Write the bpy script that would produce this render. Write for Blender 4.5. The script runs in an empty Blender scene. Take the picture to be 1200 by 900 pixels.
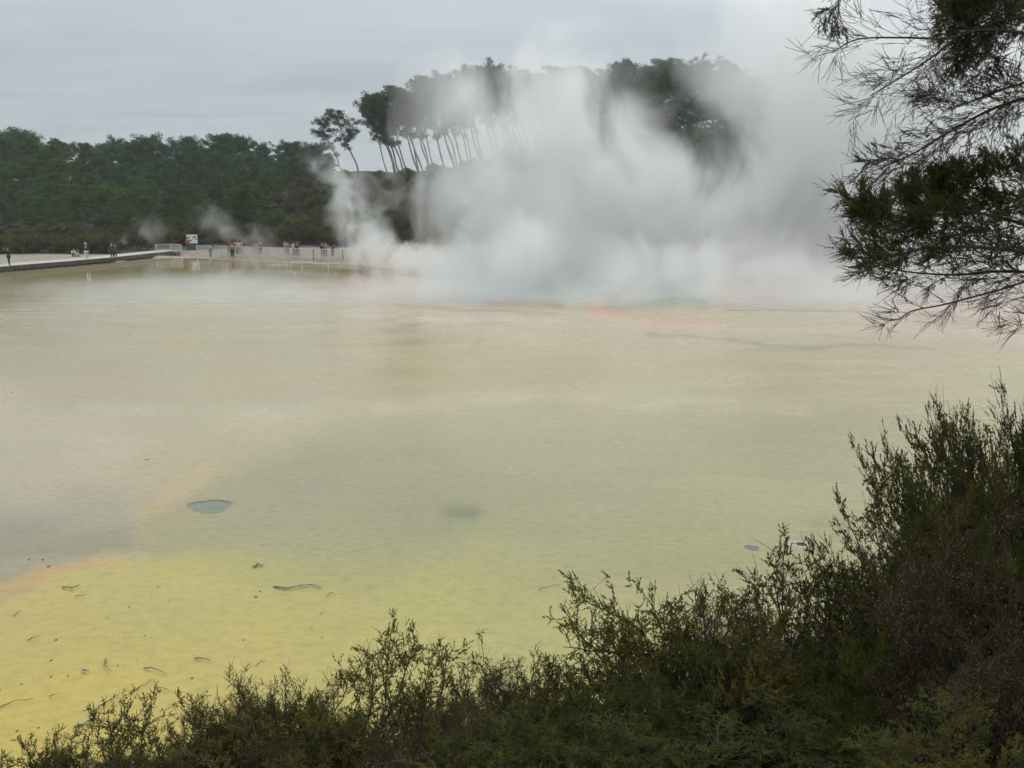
import bpy, bmesh, math, random
import numpy as np
from mathutils import Vector, Matrix, noise as mnoise

random.seed(11); RNG = np.random.default_rng(11)
SC = bpy.context.scene
COL = SC.collection
PI = math.pi

# ------------------------------------------------------------------ camera
PITCH = math.radians(12.68); CAMZ = 7.5; F = 1000.0
cd = bpy.data.cameras.new('camera'); cam = bpy.data.objects.new('camera', cd); COL.objects.link(cam)
cd.sensor_width = 36; cd.lens = 30; cd.clip_start = 0.05; cd.clip_end = 6000
cam.location = (0, 0, CAMZ); cam.rotation_euler = (PI/2 - PITCH, 0, 0); SC.camera = cam
cP, sP = math.cos(PITCH), math.sin(PITCH)

def ray(px, py):
    a = (px-600)/F; b = (450-py)/F
    return a, cP + b*sP, -sP + b*cP
def at(px, py, Y):
    """the place seen at photo point (px,py) that lies Y metres ahead"""
    dx, dy, dz = ray(px, py); t = Y/dy
    return Vector((dx*t, Y, CAMZ+dz*t))
def on(px, py, z=0.0):
    dx, dy, dz = ray(px, py); t = (z-CAMZ)/dz
    return Vector((dx*t, dy*t, z))
def project(x, y, z):
    """numpy: world -> photo coordinates"""
    d = y*cP - (z-CAMZ)*sP; u = y*sP + (z-CAMZ)*cP
    d = np.maximum(d, .1)
    return 600 + F*x/d, 450 - F*u/d

# ------------------------------------------------------------------ render settings
cy = SC.cycles
cy.volume_bounces = 4; cy.max_bounces = 6; cy.diffuse_bounces = 3; cy.glossy_bounces = 2
cy.transparent_max_bounces = 8; cy.transmission_bounces = 3
cy.use_denoising = True; cy.use_adaptive_sampling = True; cy.adaptive_threshold = 0.03
cy.volume_step_rate = 1.0; cy.volume_max_steps = 96
SC.view_settings.view_transform = 'Standard'; SC.view_settings.look = 'None'
SC.view_settings.gamma = 1; SC.view_settings.exposure = 0.0

# ------------------------------------------------------------------ sky and sun
SUN_EL, SUN_AZ = math.radians(48), math.radians(25)     # ahead and a little right
w = bpy.data.worlds.new('World'); SC.world = w; w.use_nodes = True
nt = w.node_tree; nt.nodes.clear(); N = nt.nodes.new; L = nt.links.new
out = N('ShaderNodeOutputWorld'); bg = N('ShaderNodeBackground'); L(bg.outputs[0], out.inputs[0]); bg.inputs[1].default_value = 0.1
sky = N('ShaderNodeTexSky'); sky.sky_type = 'NISHITA'; sky.sun_disc = False
sky.sun_elevation = SUN_EL; sky.sun_rotation = SUN_AZ
tc = N('ShaderNodeTexCoord')
sep = N('ShaderNodeSeparateXYZ'); L(tc.outputs['Generated'], sep.inputs[0])
# cloud deck: project the view direction on a flat layer, so bands tighten toward the horizon
zc = N('ShaderNodeMath'); zc.operation = 'MAXIMUM'; L(sep.outputs[2], zc.inputs[0]); zc.inputs[1].default_value = 0.0
za = N('ShaderNodeMath'); za.operation = 'ADD'; L(zc.outputs[0], za.inputs[0]); za.inputs[1].default_value = 0.06
dv = N('ShaderNodeVectorMath'); dv.operation = 'DIVIDE'; L(tc.outputs['Generated'], dv.inputs[0])
cb = N('ShaderNodeCombineXYZ'); [L(za.outputs[0], cb.inputs[i]) for i in range(3)]; L(cb.outputs[0], dv.inputs[1])
mp = N('ShaderNodeMapping'); L(dv.outputs[0], mp.inputs[0]); mp.inputs['Scale'].default_value = (.35, .8, 0.0); mp.inputs['Rotation'].default_value = (0, 0, .12)
n1 = N('ShaderNodeTexNoise'); L(mp.outputs[0], n1.inputs[0]); n1.inputs['Scale'].default_value = 1.6; n1.inputs['Detail'].default_value = 7; n1.inputs['Roughness'].default_value = .55; n1.inputs['Distortion'].default_value = .5
cr = N('ShaderNodeValToRGB'); L(n1.outputs[0], cr.inputs[0])
cr.color_ramp.elements[0].position = .3; cr.color_ramp.elements[0].color = (4.5, 5.12, 5.62, 1)
cr.color_ramp.elements[1].position = .7; cr.color_ramp.elements[1].color = (5.45, 5.98, 6.35, 1)
# overcast sky: about three times brighter overhead than at the horizon
zz = N('ShaderNodeMapRange'); L(zc.outputs[0], zz.inputs[0]); zz.inputs[1].default_value = .12; zz.inputs[2].default_value = 1.0; zz.inputs[3].default_value = .93; zz.inputs[4].default_value = 3.1
sc_ = N('ShaderNodeVectorMath'); sc_.operation = 'SCALE'; L(cr.outputs[0], sc_.inputs[0]); L(zz.outputs[0], sc_.inputs['Scale'])
wz = N('ShaderNodeMapRange'); L(zc.outputs[0], wz.inputs[0]); wz.inputs[1].default_value = .2; wz.inputs[2].default_value = .9
wm = N('ShaderNodeMix'); wm.data_type = 'RGBA'; L(wz.outputs[0], wm.inputs[0]); wm.inputs[6].default_value = (1, 1, 1, 1); wm.inputs[7].default_value = (1.07, 1.0, .90, 1)
wv = N('ShaderNodeVectorMath'); wv.operation = 'MULTIPLY'; L(sc_.outputs[0], wv.inputs[0]); L(wm.outputs[2], wv.inputs[1])
mx = N('ShaderNodeMix'); mx.data_type = 'RGBA'; mx.inputs[0].default_value = .94
L(sky.outputs[0], mx.inputs[6]); L(wv.outputs[0], mx.inputs[7]); L(mx.outputs[2], bg.inputs[0])

sd = bpy.data.lights.new('sun', 'SUN'); so = bpy.data.objects.new('sun', sd); COL.objects.link(so)
sd.energy = 1.1; sd.angle = math.radians(18); sd.color = (1, .95, .87)
dirv = Vector((math.sin(SUN_AZ)*math.cos(SUN_EL), math.cos(SUN_AZ)*math.cos(SUN_EL), math.sin(SUN_EL)))
so.rotation_euler = dirv.to_track_quat('Z', 'Y').to_euler()

# ------------------------------------------------------------------ helpers
def tag(o, label=None, cat=None, group=None, kind=None):
    if label: o['label'] = label
    if cat: o['category'] = cat
    if group: o['group'] = group
    if kind: o['kind'] = kind
    return o
def empty(name, loc=(0, 0, 0), rz=0.0):
    o = bpy.data.objects.new(name, None); COL.objects.link(o); o.location = loc; o.rotation_euler = (0, 0, rz); o.empty_display_size = .2
    return o
def link(name, me, parent=None, loc=None):
    o = bpy.data.objects.new(name, me); COL.objects.link(o)
    if parent: o.parent = parent
    if loc is not None: o.location = loc
    return o
def copy_tree(o, parent=None):
    c = o.copy(); COL.objects.link(c); c.parent = parent
    for ch in [x for x in o.children]: copy_tree(ch, c)
    return c

def np_mesh(name, V, quads=None, tris=None, mats=(), smooth=False, col=None):
    me = bpy.data.meshes.new(name)
    V = np.asarray(V, np.float32).reshape(-1, 3)
    q = np.asarray(quads, np.int32).reshape(-1, 4) if quads is not None and len(quads) else np.zeros((0, 4), np.int32)
    t = np.asarray(tris, np.int32).reshape(-1, 3) if tris is not None and len(tris) else np.zeros((0, 3), np.int32)
    me.vertices.add(len(V)); me.vertices.foreach_set('co', V.ravel())
    me.loops.add(q.size + t.size); me.loops.foreach_set('vertex_index', np.concatenate([q.ravel(), t.ravel()]))
    nf = len(q)+len(t); me.polygons.add(nf)
    starts = np.concatenate([np.arange(len(q))*4, q.size + np.arange(len(t))*3]).astype(np.int32)
    me.polygons.foreach_set('loop_start', starts)
    me.polygons.foreach_set('use_smooth', np.full(nf, smooth))
    for m in mats: me.materials.append(m)
    me.update(calc_edges=True); me.validate()
    if col is not None:
        ca = me.color_attributes.new('pigment', 'FLOAT_COLOR', 'POINT')
        c4 = np.ones((len(V), 4), np.float32); c4[:, :3] = col; ca.data.foreach_set('color', c4.ravel())
    return me

class Geo:
    """collects tubes and leaf sprays in numpy arrays"""
    def __init__(s): s.V = []; s.Q = []; s.n = 0
    def add(s, V, Q):
        s.V.append(V); s.Q.append(Q + s.n); s.n += len(V)
    def tube(s, pts, rad, k=4):
        P = np.asarray(pts, float); R = np.asarray(rad, float); n = len(P)
        T = np.gradient(P, axis=0); T /= np.linalg.norm(T, axis=1)[:, None]+1e-9
        up = np.array([0.31, .17, .93]) if abs(T[0][2]) < .9 else np.array([1., .1, 0])
        A = np.cross(T, up); A /= np.linalg.norm(A, axis=1)[:, None]+1e-9; B = np.cross(T, A)
        a = np.arange(k)*2*PI/k
        V = P[:, None] + R[:, None, None]*(np.cos(a)[None, :, None]*A[:, None] + np.sin(a)[None, :, None]*B[:, None])
        V = V.reshape(-1, 3)
        i = np.arange(n-1)[:, None]*k; j = np.arange(k)[None]; j2 = (j+1) % k
        Q = np.stack([i+j, i+j2, i+k+j2, i+k+j], -1).reshape(-1, 4)
        if k == 4: Q = np.vstack([Q, [[3, 2, 1, 0]], [[(n-1)*4+x for x in range(4)]]])
        s.add(V, Q)
    def box(s, c, sz, rz=0):
        V = np.array([[x, y, z] for x in (-.5, .5) for y in (-.5, .5) for z in (-.5, .5)])*np.array(sz)
        cr_, sr_ = math.cos(rz), math.sin(rz)
        V = np.stack([V[:, 0]*cr_-V[:, 1]*sr_, V[:, 0]*sr_+V[:, 1]*cr_, V[:, 2]], 1) + np.array(c)
        s.add(V, np.array([[0, 1, 3, 2], [4, 6, 7, 5], [0, 4, 5, 1], [2, 3, 7, 6], [0, 2, 6, 4], [1, 5, 7, 3]]))
    def build(s, name, mat, smooth=False):
        if not s.V: return None
        return np_mesh(name, np.concatenate(s.V), np.concatenate(s.Q), None, [mat], smooth)

def sub(nt, op, *ins):
    n = nt.nodes.new('ShaderNodeMath'); n.operation = op
    for i, v in enumerate(ins):
        if isinstance(v, (int, float)): n.inputs[i].default_value = v
        else: nt.links.new(v, n.inputs[i])
    return n.outputs[0]
def mat_base(name):
    m = bpy.data.materials.new(name); m.use_nodes = True
    nt = m.node_tree; return m, nt, nt.nodes['Principled BSDF']
def ramp(nt, src, stops):
    r = nt.nodes.new('ShaderNodeValToRGB'); nt.links.new(src, r.inputs[0])
    e = r.color_ramp.elements
    while len(e) < len(stops): e.new(.5)
    for k, (p, c) in enumerate(stops): e[k].position = p; e[k].color = (*c, 1)
    return r.outputs[0]
def noise_node(nt, scale, detail=3, rough=.5, vec=None, dist=0):
    n = nt.nodes.new('ShaderNodeTexNoise'); n.inputs['Scale'].default_value = scale; n.inputs['Detail'].default_value = detail
    n.inputs['Roughness'].default_value = rough; n.inputs['Distortion'].default_value = dist
    if vec is not None: nt.links.new(vec, n.inputs[0])
    return n.outputs[0]
def mixc(nt, fac, a, b, mode='MIX'):
    n = nt.nodes.new('ShaderNodeMix'); n.data_type = 'RGBA'; n.blend_type = mode
    for sock, v in ((n.inputs[0], fac), (n.inputs[6], a), (n.inputs[7], b)):
        if isinstance(v, (int, float)): sock.default_value = v
        elif isinstance(v, tuple): sock.default_value = (*v, 1)
        else: nt.links.new(v, sock)
    return n.outputs[2]

def leaf_mat(name, stops, scale, trans=.25, rough=.6):
    m, nt, b = mat_base(name); L = nt.links.new
    oi = nt.nodes.new('ShaderNodeObjectInfo'); tc = nt.nodes.new('ShaderNodeTexCoord')
    n = noise_node(nt, scale, 2, .6, tc.outputs['Object'])
    f = sub(nt, 'ADD', sub(nt, 'MULTIPLY', n, .75), sub(nt, 'MULTIPLY', oi.outputs['Random'], .3))
    c = ramp(nt, f, stops); L(c, b.inputs['Base Color']); b.inputs['Roughness'].default_value = rough
    b.inputs['Specular IOR Level'].default_value = .12
    tr = nt.nodes.new('ShaderNodeBsdfTranslucent'); L(c, tr.inputs[0])
    ms = nt.nodes.new('ShaderNodeMixShader'); ms.inputs[0].default_value = trans
    L(b.outputs[0], ms.inputs[1]); L(tr.outputs[0], ms.inputs[2]); L(ms.outputs[0], nt.nodes['Material Output'].inputs[0])
    return m
def simple_mat(name, c1, c2=None, scale=8, rough=.7, bump=0, metal=0):
    m, nt, b = mat_base(name); L = nt.links.new
    tc = nt.nodes.new('ShaderNodeTexCoord'); n = noise_node(nt, scale, 4, .6, tc.outputs['Object'])
    L(ramp(nt, n, [(.35, c1), (.65, c2 or tuple(x*.75 for x in c1))]), b.inputs['Base Color'])
    b.inputs['Roughness'].default_value = rough; b.inputs['Metallic'].default_value = metal
    if bump:
        bp = nt.nodes.new('ShaderNodeBump'); bp.inputs['Strength'].default_value = bump; bp.inputs['Distance'].default_value = .02
        L(n, bp.inputs['Height']); L(bp.outputs[0], b.inputs['Normal'])
    return m

M = {}
M['pine'] = leaf_mat('pine_needles', [(.25, (.016, .05, .010)), (.5, (.036, .095, .014)), (.75, (.075, .125, .02))], .5)
M['pine_haze'] = leaf_mat('hazed_pine_needles', [(.25, (.014, .052, .022)), (.5, (.028, .082, .036)), (.75, (.045, .10, .040))], .5)  # haze over the far hill put into the needle colour as blue
M['pine_ridge'] = leaf_mat('ridge_pine_needles', [(.25, (.03, .055, .025)), (.5, (.05, .078, .034)), (.75, (.075, .10, .042))], .4)
M['scrub'] = leaf_mat('scrub_leaves', [(.25, (.035, .04, .014)), (.5, (.07, .065, .02)), (.75, (.10, .09, .03))], .6)
M['scrub_green'] = leaf_mat('green_scrub_leaves', [(.25, (.03, .05, .014)), (.5, (.055, .08, .02)), (.75, (.08, .11, .025))], .6)
M['bark'] = simple_mat('pine_bark', (.10, .08, .065), (.16, .14, .12), 3, .9, .5)
M['twig'] = simple_mat('shrub_twig', (.022, .015, .01), (.045, .03, .02), 30, .85)
M['twig_red'] = simple_mat('dry_stem', (.16, .12, .09), (.09, .06, .05), 30, .85)
M['leaf'] = leaf_mat('shrub_leaves', [(.25, (.042, .048, .008)), (.5, (.078, .084, .014)), (.75, (.15, .142, .026))], 3.0, .3)
M['leaf_lush'] = leaf_mat('lush_shrub_leaves', [(.25, (.034, .044, .005)), (.5, (.07, .082, .008)), (.75, (.16, .165, .018))], 3.0, .35)
M['leaf_brown'] = leaf_mat('dry_shrub_leaves', [(.25, (.045, .03, .012)), (.5, (.062, .052, .014)), (.75, (.08, .09, .015))], 3.0, .25)
M['capsule'] = simple_mat('seed_capsule', (.20, .15, .12), (.13, .06, .045), 60, .8)
M['stick'] = simple_mat('weathered_wood', (.26, .24, .19), (.09, .08, .06), 12, .85, .4)
M['stick_pale'] = simple_mat('bleached_wood', (.42, .40, .38), (.22, .20, .19), 12, .85, .4)
M['stone'] = simple_mat('dark_stone', (.22, .20, .13), (.12, .11, .08), 20, .85, .5)
M['stone_pale'] = simple_mat('pale_stone', (.55, .54, .5), (.3, .3, .28), 20, .85, .5)

# ------------------------------------------------------------------ terrain
def sm(a, b, x):
    t = np.clip((x-a)/(b-a), 0, 1); return t*t*(3-2*t)
def vnoise(x, y, s, seed=0.0, octs=3):
    """smooth value noise in numpy"""
    x = np.asarray(x, float)/s + seed*17.3; y = np.asarray(y, float)/s + seed*9.1
    tot = np.zeros(np.broadcast(x, y).shape); amp = 1; nrm = 0
    for o in range(octs):
        xi = np.floor(x).astype(np.int64); yi = np.floor(y).astype(np.int64); fx = x-xi; fy = y-yi
        fx = fx*fx*(3-2*fx); fy = fy*fy*(3-2*fy)
        def h(a, b):
            v = (a*374761393 + b*668265263 + int(seed*1000+o*7919)) & 0xffffffff
            v = ((v ^ (v >> 13))*1274126177) & 0xffffffff
            return ((v ^ (v >> 16)) & 0xffff)/65535.0
        v = (h(xi, yi)*(1-fx)+h(xi+1, yi)*fx)*(1-fy) + (h(xi, yi+1)*(1-fx)+h(xi+1, yi+1)*fx)*fy
        tot += (v-.5)*2*amp; nrm += amp; amp *= .5; x = x*2+5.2; y = y*2+1.3
    return tot/nrm

SHX = np.array([-60, -14, -6, 0, 3, 5.5, 8, 12, 18, 26, 32, 60.]); SHY = np.array([9, 8.6, 8.8, 9.6, 10.8, 12.5, 15, 19, 25, 32, 38, 70.])   # near shore
FX = np.array([-200, -60, -46, -35, -30, -20, -10, 0, 8, 30, 60, 200.]); FY = np.array([70, 72.5, 78, 95, 99, 96, 92, 92, 92, 92, 92, 92.])   # far shore
_fs = [on(-250, 336, .3), on(-120, 325, .3)] + [on(a_, b_, .3) + Vector((0, .9, 0)) for a_, b_ in ((-60, 322), (0, 315.5), (40, 312), (90, 308), (135, 304), (175, 299.8), (213, 296))] + [on(232, 301, .0), on(300, 304.5, .0), on(400, 307.5, .0), on(440, 310, 0), Vector((-6, 92, 0)), Vector((60, 92, 0)), Vector((300, 92, 0))]
_fs.sort(key=lambda v_: v_.x)
FX = np.array([v_.x for v_ in _fs]); FY = np.array([v_.y for v_ in _fs])
def height(x, y):
    x = np.asarray(x, float); y = np.asarray(y, float)
    near = np.interp(x, SHX, SHY)
    d = near - y                                # >0 on the near bank
    k = np.clip(d/np.maximum(near-1.5, 1), 0, 1)
    top = 6.0 + .5*sm(1.5, 6, x) - 6.3*sm(13, 26, x) - .4*sm(1, 8, -x)
    zb = top*(k**1.06) + .3*vnoise(x, y, 1.6, 1)*np.clip(k*6, 0, 1)
    far = np.interp(x, FX, FY)
    e = y - far
    flat = np.clip(e*.3, 0, .3) + .05*vnoise(x, y, 4, 2)*np.clip(e, 0, 1)
    # forest hill on the left, rising behind the flats
    hl = 9*sm(118, 200, y)*sm(10, -45, x)*(1+.12*vnoise(x, y, 40, 3))
    # pine ridge
    ridge = (10.5 + 6.5*sm(-30, 35, x) - 9*sm(45, 85, x))*sm(106, 168, y - .10*np.abs(x-20))*sm(-62, -30, x)
    hill = np.maximum(hl, ridge) + 1.2*vnoise(x, y, 14, 4)*sm(118, 150, y)
    # right far bank
    rb = .8*sm(0, 30, x-np.interp(y, [40, 60, 100, 160], [30, 36, 60, 70]))
    zf = flat + hill + rb
    bed = -.35
    z = np.where(d > 0, zb, np.where(e > 0, zf, bed))
    shelf = .12*sm(0, 2.5, x-np.interp(y, [30, 43, 53, 57.5, 60], [21, 25.8, 26, 12, 12]))*sm(44, 50, y)
    z = np.where((d <= 0) & (e <= 0), np.maximum(bed, np.minimum(shelf*5-.45, .15)), z)
    return z

def blend_axis(parts):
    out = []
    for a, b, n in parts: out += list(np.linspace(a, b, n, endpoint=False))
    return np.array(out + [parts[-1][1]])
def grid_mesh(name, xs, ys, zf, colf, mat, smooth=True):
    X, Y = np.meshgrid(xs, ys); Z = zf(X, Y); C = colf(X, Y, Z)
    V = np.stack([X, Y, Z], -1).reshape(-1, 3); nx, ny = len(xs), len(ys)
    i = np.arange(ny-1)[:, None]*nx + np.arange(nx-1)[None]
    Q = np.stack([i, i+1, i+nx+1, i+nx], -1).reshape(-1, 4)
    return np_mesh(name, V, Q, None, [mat], smooth, C.reshape(-1, 3))

def s2l(c):
    c = np.asarray(c, float)/255; return np.where(c <= .04045, c/12.92, ((c+.055)/1.055)**2.4)

def ground_col(X, Y, Z):
    far = np.interp(X, FX, FY); near = np.interp(X, SHX, SHY)
    flat = np.array([.29, .265, .22]); soil = np.array([.03, .034, .016]); bank = np.array([.06, .048, .032])
    n = vnoise(X, Y, 5, 6)
    hillm = sm(np.interp(X, [-60, -48, -42, -36], [100, 100, 106, 111]), np.interp(X, [-60, -48, -42, -36], [104, 104, 110, 118]), Y + 2*n)
    C = flat*(1-hillm[..., None]) + soil*hillm[..., None]
    C = C*(1 + .12*vnoise(X*.3, Y, 2.5, 8)[..., None])
    brown = sm(.25, .6, vnoise(X*.35, Y, 6, 9))[..., None]*(1-hillm[..., None])*.5
    C = C*(1-brown) + np.array([.24, .16, .11])*brown
    nb = (Y < near)[..., None]
    px, py = project(X, Y, Z)
    pale = np.exp(-(((px-905)/60)**2 + ((py-805)/60)**2)**1.5) * (.6+.6*vnoise(X, Y, .25, 12))
    Cb = bank*(1+.5*vnoise(X, Y, .6, 7)[..., None])
    pale = np.clip(pale, 0, 1)[..., None]
    Cb = Cb*(1-pale) + np.array([.42, .38, .40])*pale
    mid = ((Y >= near) & (Y <= far))[..., None]
    Cb = np.where((X > 16)[..., None], flat*.95, Cb)
    C = np.where(nb, Cb, C); C = np.where(mid, np.array([.5, .42, .36]), C)
    return np.clip(C, .01, 1)

m, nt, b = mat_base('ground'); M['ground'] = m
at_ = nt.nodes.new('ShaderNodeAttribute'); at_.attribute_name = 'pigment'; tc = nt.nodes.new('ShaderNodeTexCoord')
n = noise_node(nt, 2.2, 6, .65, tc.outputs['Object'])
nt.links.new(mixc(nt, .8, at_.outputs['Color'], ramp(nt, n, [(.3, (.55, .5, .48)), (.7, (1, 1, 1))]), 'MULTIPLY'), b.inputs['Base Color'])
b.inputs['Roughness'].default_value = .95
bp = nt.nodes.new('ShaderNodeBump'); bp.inputs['Strength'].default_value = .6; bp.inputs['Distance'].default_value = .08
nt.links.new(n, bp.inputs['Height']); nt.links.new(bp.outputs[0], b.inputs['Normal'])
xs = blend_axis([(-900, -120, 16), (-120, -40, 40), (-40, -12, 50), (-12, 14, 120), (14, 60, 70), (60, 120, 20), (120, 900, 16)])
ys = blend_axis([(-60, -4, 10), (-4, 12, 90), (12, 40, 50), (40, 70, 60), (70, 125, 110), (125, 260, 60), (260, 1500, 20)])
g = link('ground', grid_mesh('ground', xs, ys, height, ground_col, M['ground'])); g['kind'] = 'structure'

# ------------------------------------------------------------------ the mineral pool
# colour of the silica and sulphur under the shallow water, by place
UP = [(-200,330,176,166,138),(20,340,178,168,140),(110,330,180,172,146),(300,338,184,174,152),(450,342,192,166,148),(560,345,194,172,154),(20,400,176,164,128),(200,400,186,174,136),(400,395,188,176,140),(400,372,190,178,150),
(620,385,192,180,148),(500,422,184,170,128),(800,395,186,172,144),(900,420,182,172,134),(1000,385,184,170,150),(1150,385,184,162,146),(100,450,180,167,130),(300,455,184,172,136),(620,430,184,166,126),(850,440,186,175,136),(1000,440,184,175,138),(1150,430,180,171,128),
(0,490,190,178,152),(100,520,191,180,154),(300,495,190,180,148),(600,475,186,177,140),(760,480,186,178,140),(900,500,182,174,134),(40,560,184,173,152),(110,600,172,163,142),(20,640,150,147,126),(-150,640,150,147,126),(120,640,152,149,122),(180,560,186,173,140),(300,540,180,172,134)]
MIDC = [(200,600,168,160,122),(260,555,166,162,126),(350,570,162,160,126),(470,545,164,162,128),(500,600,158,157,120),(620,600,164,161,122),(700,520,170,166,130),(700,570,167,164,126),(850,580,170,166,124),(980,540,168,164,126),(200,640,164,160,118),(400,640,166,164,118),(600,660,170,168,116),(800,640,167,164,112),(950,640,165,162,114),(600,500,172,169,134),(1300,600,160,158,116)]
LOW = [(150,690,190,179,98),(250,700,192,181,98),(60,730,194,179,92),(120,800,202,183,84),(-100,800,202,183,84),(300,740,196,183,94),(500,700,188,182,104),(380,720,190,180,98),(430,670,178,173,108),(650,720,182,177,108),(20,860,202,182,80),(850,700,166,163,106),(300,670,182,175,100),(-100,720,192,176,88),(300,1000,194,182,90),(900,900,152,150,100),(1300,800,152,150,100),(720,700,176,172,110)]
UP, MIDC, LOW = (np.array(a_, float) for a_ in (UP, MIDC, LOW))
def idw(qx, qy, T):
    lin = s2l(T[:, 2:]); num = np.zeros(qx.shape+(3,)); den = np.zeros(qx.shape)
    for k in range(len(T)):
        d2 = ((qx-T[k, 0])/1.6)**2 + (qy-T[k, 1])**2; wgt = 1/(d2+400)**2
        num += wgt[..., None]*lin[k]; den += wgt
    return num/den[..., None]
def band(px, py, pts, wd):
    """soft closeness to a polyline drawn in the photo, mapped on the pool bed"""
    best = np.full(px.shape, 1e9)
    for (x0, y0), (x1, y1) in zip(pts[:-1], pts[1:]):
        dx, dy = x1-x0, y1-y0; t = np.clip(((px-x0)*dx+(py-y0)*dy)/(dx*dx+dy*dy), 0, 1)
        best = np.minimum(best, np.hypot(px-x0-t*dx, (py-y0-t*dy)))
    return np.exp(-(best/wd)**2)
KALB = np.array([.77, .735, .69])
def pool_col(X, Y, Z):
    px, py = project(X, Y, Z*0)
    wx = 26*vnoise(px, py*2.2, 90, 21) + 8*vnoise(px, py*2, 24, 22); wy = 11*vnoise(px, py*2.2, 90, 23) + 3*vnoise(px, py*2, 24, 24)
    qx, qy = px+wx, py+wy*np.clip((py-250)/300, .15, 1)
    C = idw(qx, qy, UP); Cm = idw(qx, qy, MIDC); Cl = idw(qx, qy, LOW)
    ym = np.interp(qx, [-100, 120, 150, 165, 200, 250, 330, 400, 560, 800, 1000, 1300], [900, 662, 640, 615, 588, 560, 536, 512, 488, 482, 480, 480])
    wm = np.interp(qx, [0, 330, 420, 1300], [12, 16, 34, 40]); km = sm(-1, 1, (qy-ym)/wm)[..., None]; C = C*(1-km)+Cm*km
    yl = np.interp(qx, [-100, 0, 60, 130, 300, 420, 560, 700, 900, 1200], [722, 702, 672, 656, 656, 662, 672, 692, 735, 800])
    wl = np.interp(qx, [0, 150, 300, 420, 700], [9, 12, 16, 30, 60]); kl = sm(-1, 1, (qy-yl)/wl)[..., None]; C = C*(1-kl)+Cl*kl
    def put(mask, rgb, C):
        m_ = np.clip(mask, 0, 1)[..., None]; return C*(1-m_) + s2l(rgb)*m_
    def P(pts, wd): return band(qx, qy, pts, wd)
    s = sm(-.2, .5, vnoise(px, py*2, 30, 30))
    C = put(.8*P([(-60, 702), (0, 688), (50, 671), (90, 662), (125, 657)], 9), (212, 166, 84), C)         # orange iron streak
    C = put(.35*P([(-60, 676), (0, 664), (60, 655), (160, 652)], 7), (196, 180, 150), C)
    C = put(.5*P([(168, 602), (190, 582), (222, 562), (262, 548)], 8), (196, 172, 120), C)
    C = put(.25*P([(160, 630), (170, 600), (215, 570)], 11), (200, 172, 112), C)
    C = put(.5*P([(-100, 655), (60, 650), (130, 640)], 12), (150, 146, 124), C)
    C = put(.75*band(px, py+2*wy/11, [(528, 601), (556, 602)], 9), (122, 130, 98), C)
    C = put(.5*P([(940, 618), (985, 618)], 7), (130, 136, 108), C)
    # far terrace: pink and red iron, waterline streaks
    C = put(.72*P([(690, 366), (740, 372), (790, 378), (850, 380)], 8)*(.5+.7*s), (216, 142, 118), C)
    C = put(.65*P([(560, 352), (650, 357)], 3.5), (190, 96, 78), C)
    C = put(.7*P([(395, 332), (440, 338), (520, 342), (590, 352)], 8)*(.6+.5*s), (214, 142, 120), C)
    C = put(.6*P([(700, 374), (820, 384), (960, 390), (1090, 388)], 5), (206, 178, 158), C)
    C = put(.55*P([(770, 390), (850, 401), (950, 407), (1090, 408)], 2.2), (140, 134, 108), C)
    C = put(.5*P([(1010, 372), (1100, 384), (1200, 402)], 6), (206, 180, 168), C)
    C = put(.7*P([(865, 363), (990, 363)], 1.1), (110, 104, 92), C)
    C = put(.7*P([(640, 366), (520, 360), (450, 356)], 1.3), (160, 150, 110), C)
    C = put(.6*P([(400, 369), (430, 371), (480, 366)], 2.0), (208, 200, 176), C)
    C = put(.55*P([(460, 376), (560, 372), (650, 376)], 4)*(.5+.6*s), (212, 202, 176), C)
    C = put(.6*P([(0, 322), (120, 318), (240, 312), (420, 318)], 5), (160, 146, 96), C)  # olive-brown band along the far left shore
    C = put(.75*P([(325, 311), (360, 308), (410, 314), (430, 318)], 2.6), (226, 222, 214), C)
    C = put(.45*P([(100, 480), (300, 488), (520, 470), (800, 468), (950, 478)], 9)*(.4+.7*s), (206, 198, 166), C)
    C = put(.4*P([(400, 440), (560, 445), (720, 430), (860, 425)], 8)*(.4+.7*s), (186, 166, 116), C)
    C = put(sm(357, 348, qy)*sm(480, 560, qx), (128, 164, 168), C)      # the deep blue-green pool under the steam
    g_ = C.mean(-1, keepdims=True)*np.array([1.03, 1.0, .86]); C = C*.84+g_*.16
    return np.clip(C*KALB*(1+.035*vnoise(X*.4, Y, 1.1, 31, 4)[..., None]), .02, .85)

m, nt, b = mat_base('mineral_pool'); M['pool'] = m; L = nt.links.new
at_ = nt.nodes.new('ShaderNodeAttribute'); at_.attribute_name = 'pigment'; tc = nt.nodes.new('ShaderNodeTexCoord')
ob = tc.outputs['Object']
mpn = nt.nodes.new('ShaderNodeMapping'); L(ob, mpn.inputs[0]); mpn.inputs['Scale'].default_value = (.7, 1, 1)
fine = noise_node(nt, 5.5, 7, .72, mpn.outputs[0])
mpb = nt.nodes.new('ShaderNodeMapping'); L(ob, mpb.inputs[0]); mpb.inputs['Scale'].default_value = (.25, 1, 1)
big = noise_node(nt, .55, 5, .6, mpb.outputs[0], .6)
fleck = noise_node(nt, 16, 3, .6, mpn.outputs[0])
sparse = noise_node(nt, 1.3, 2, .5, ob)
c = mixc(nt, .30, at_.outputs['Color'], ramp(nt, big, [(.3, (.72, .74, .70)), (.7, (1, 1, 1))]), 'MULTIPLY')
c = mixc(nt, .4, c, ramp(nt, fine, [(.34, (.55, .55, .48)), (.56, (1, 1, 1))]), 'MULTIPLY')
fm = sub(nt, 'MULTIPLY', ramp(nt, fleck, [(.60, (0, 0, 0)), (.66, (1, 1, 1))]), ramp(nt, sparse, [(.48, (0, 0, 0)), (.62, (1, 1, 1))]))
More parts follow.
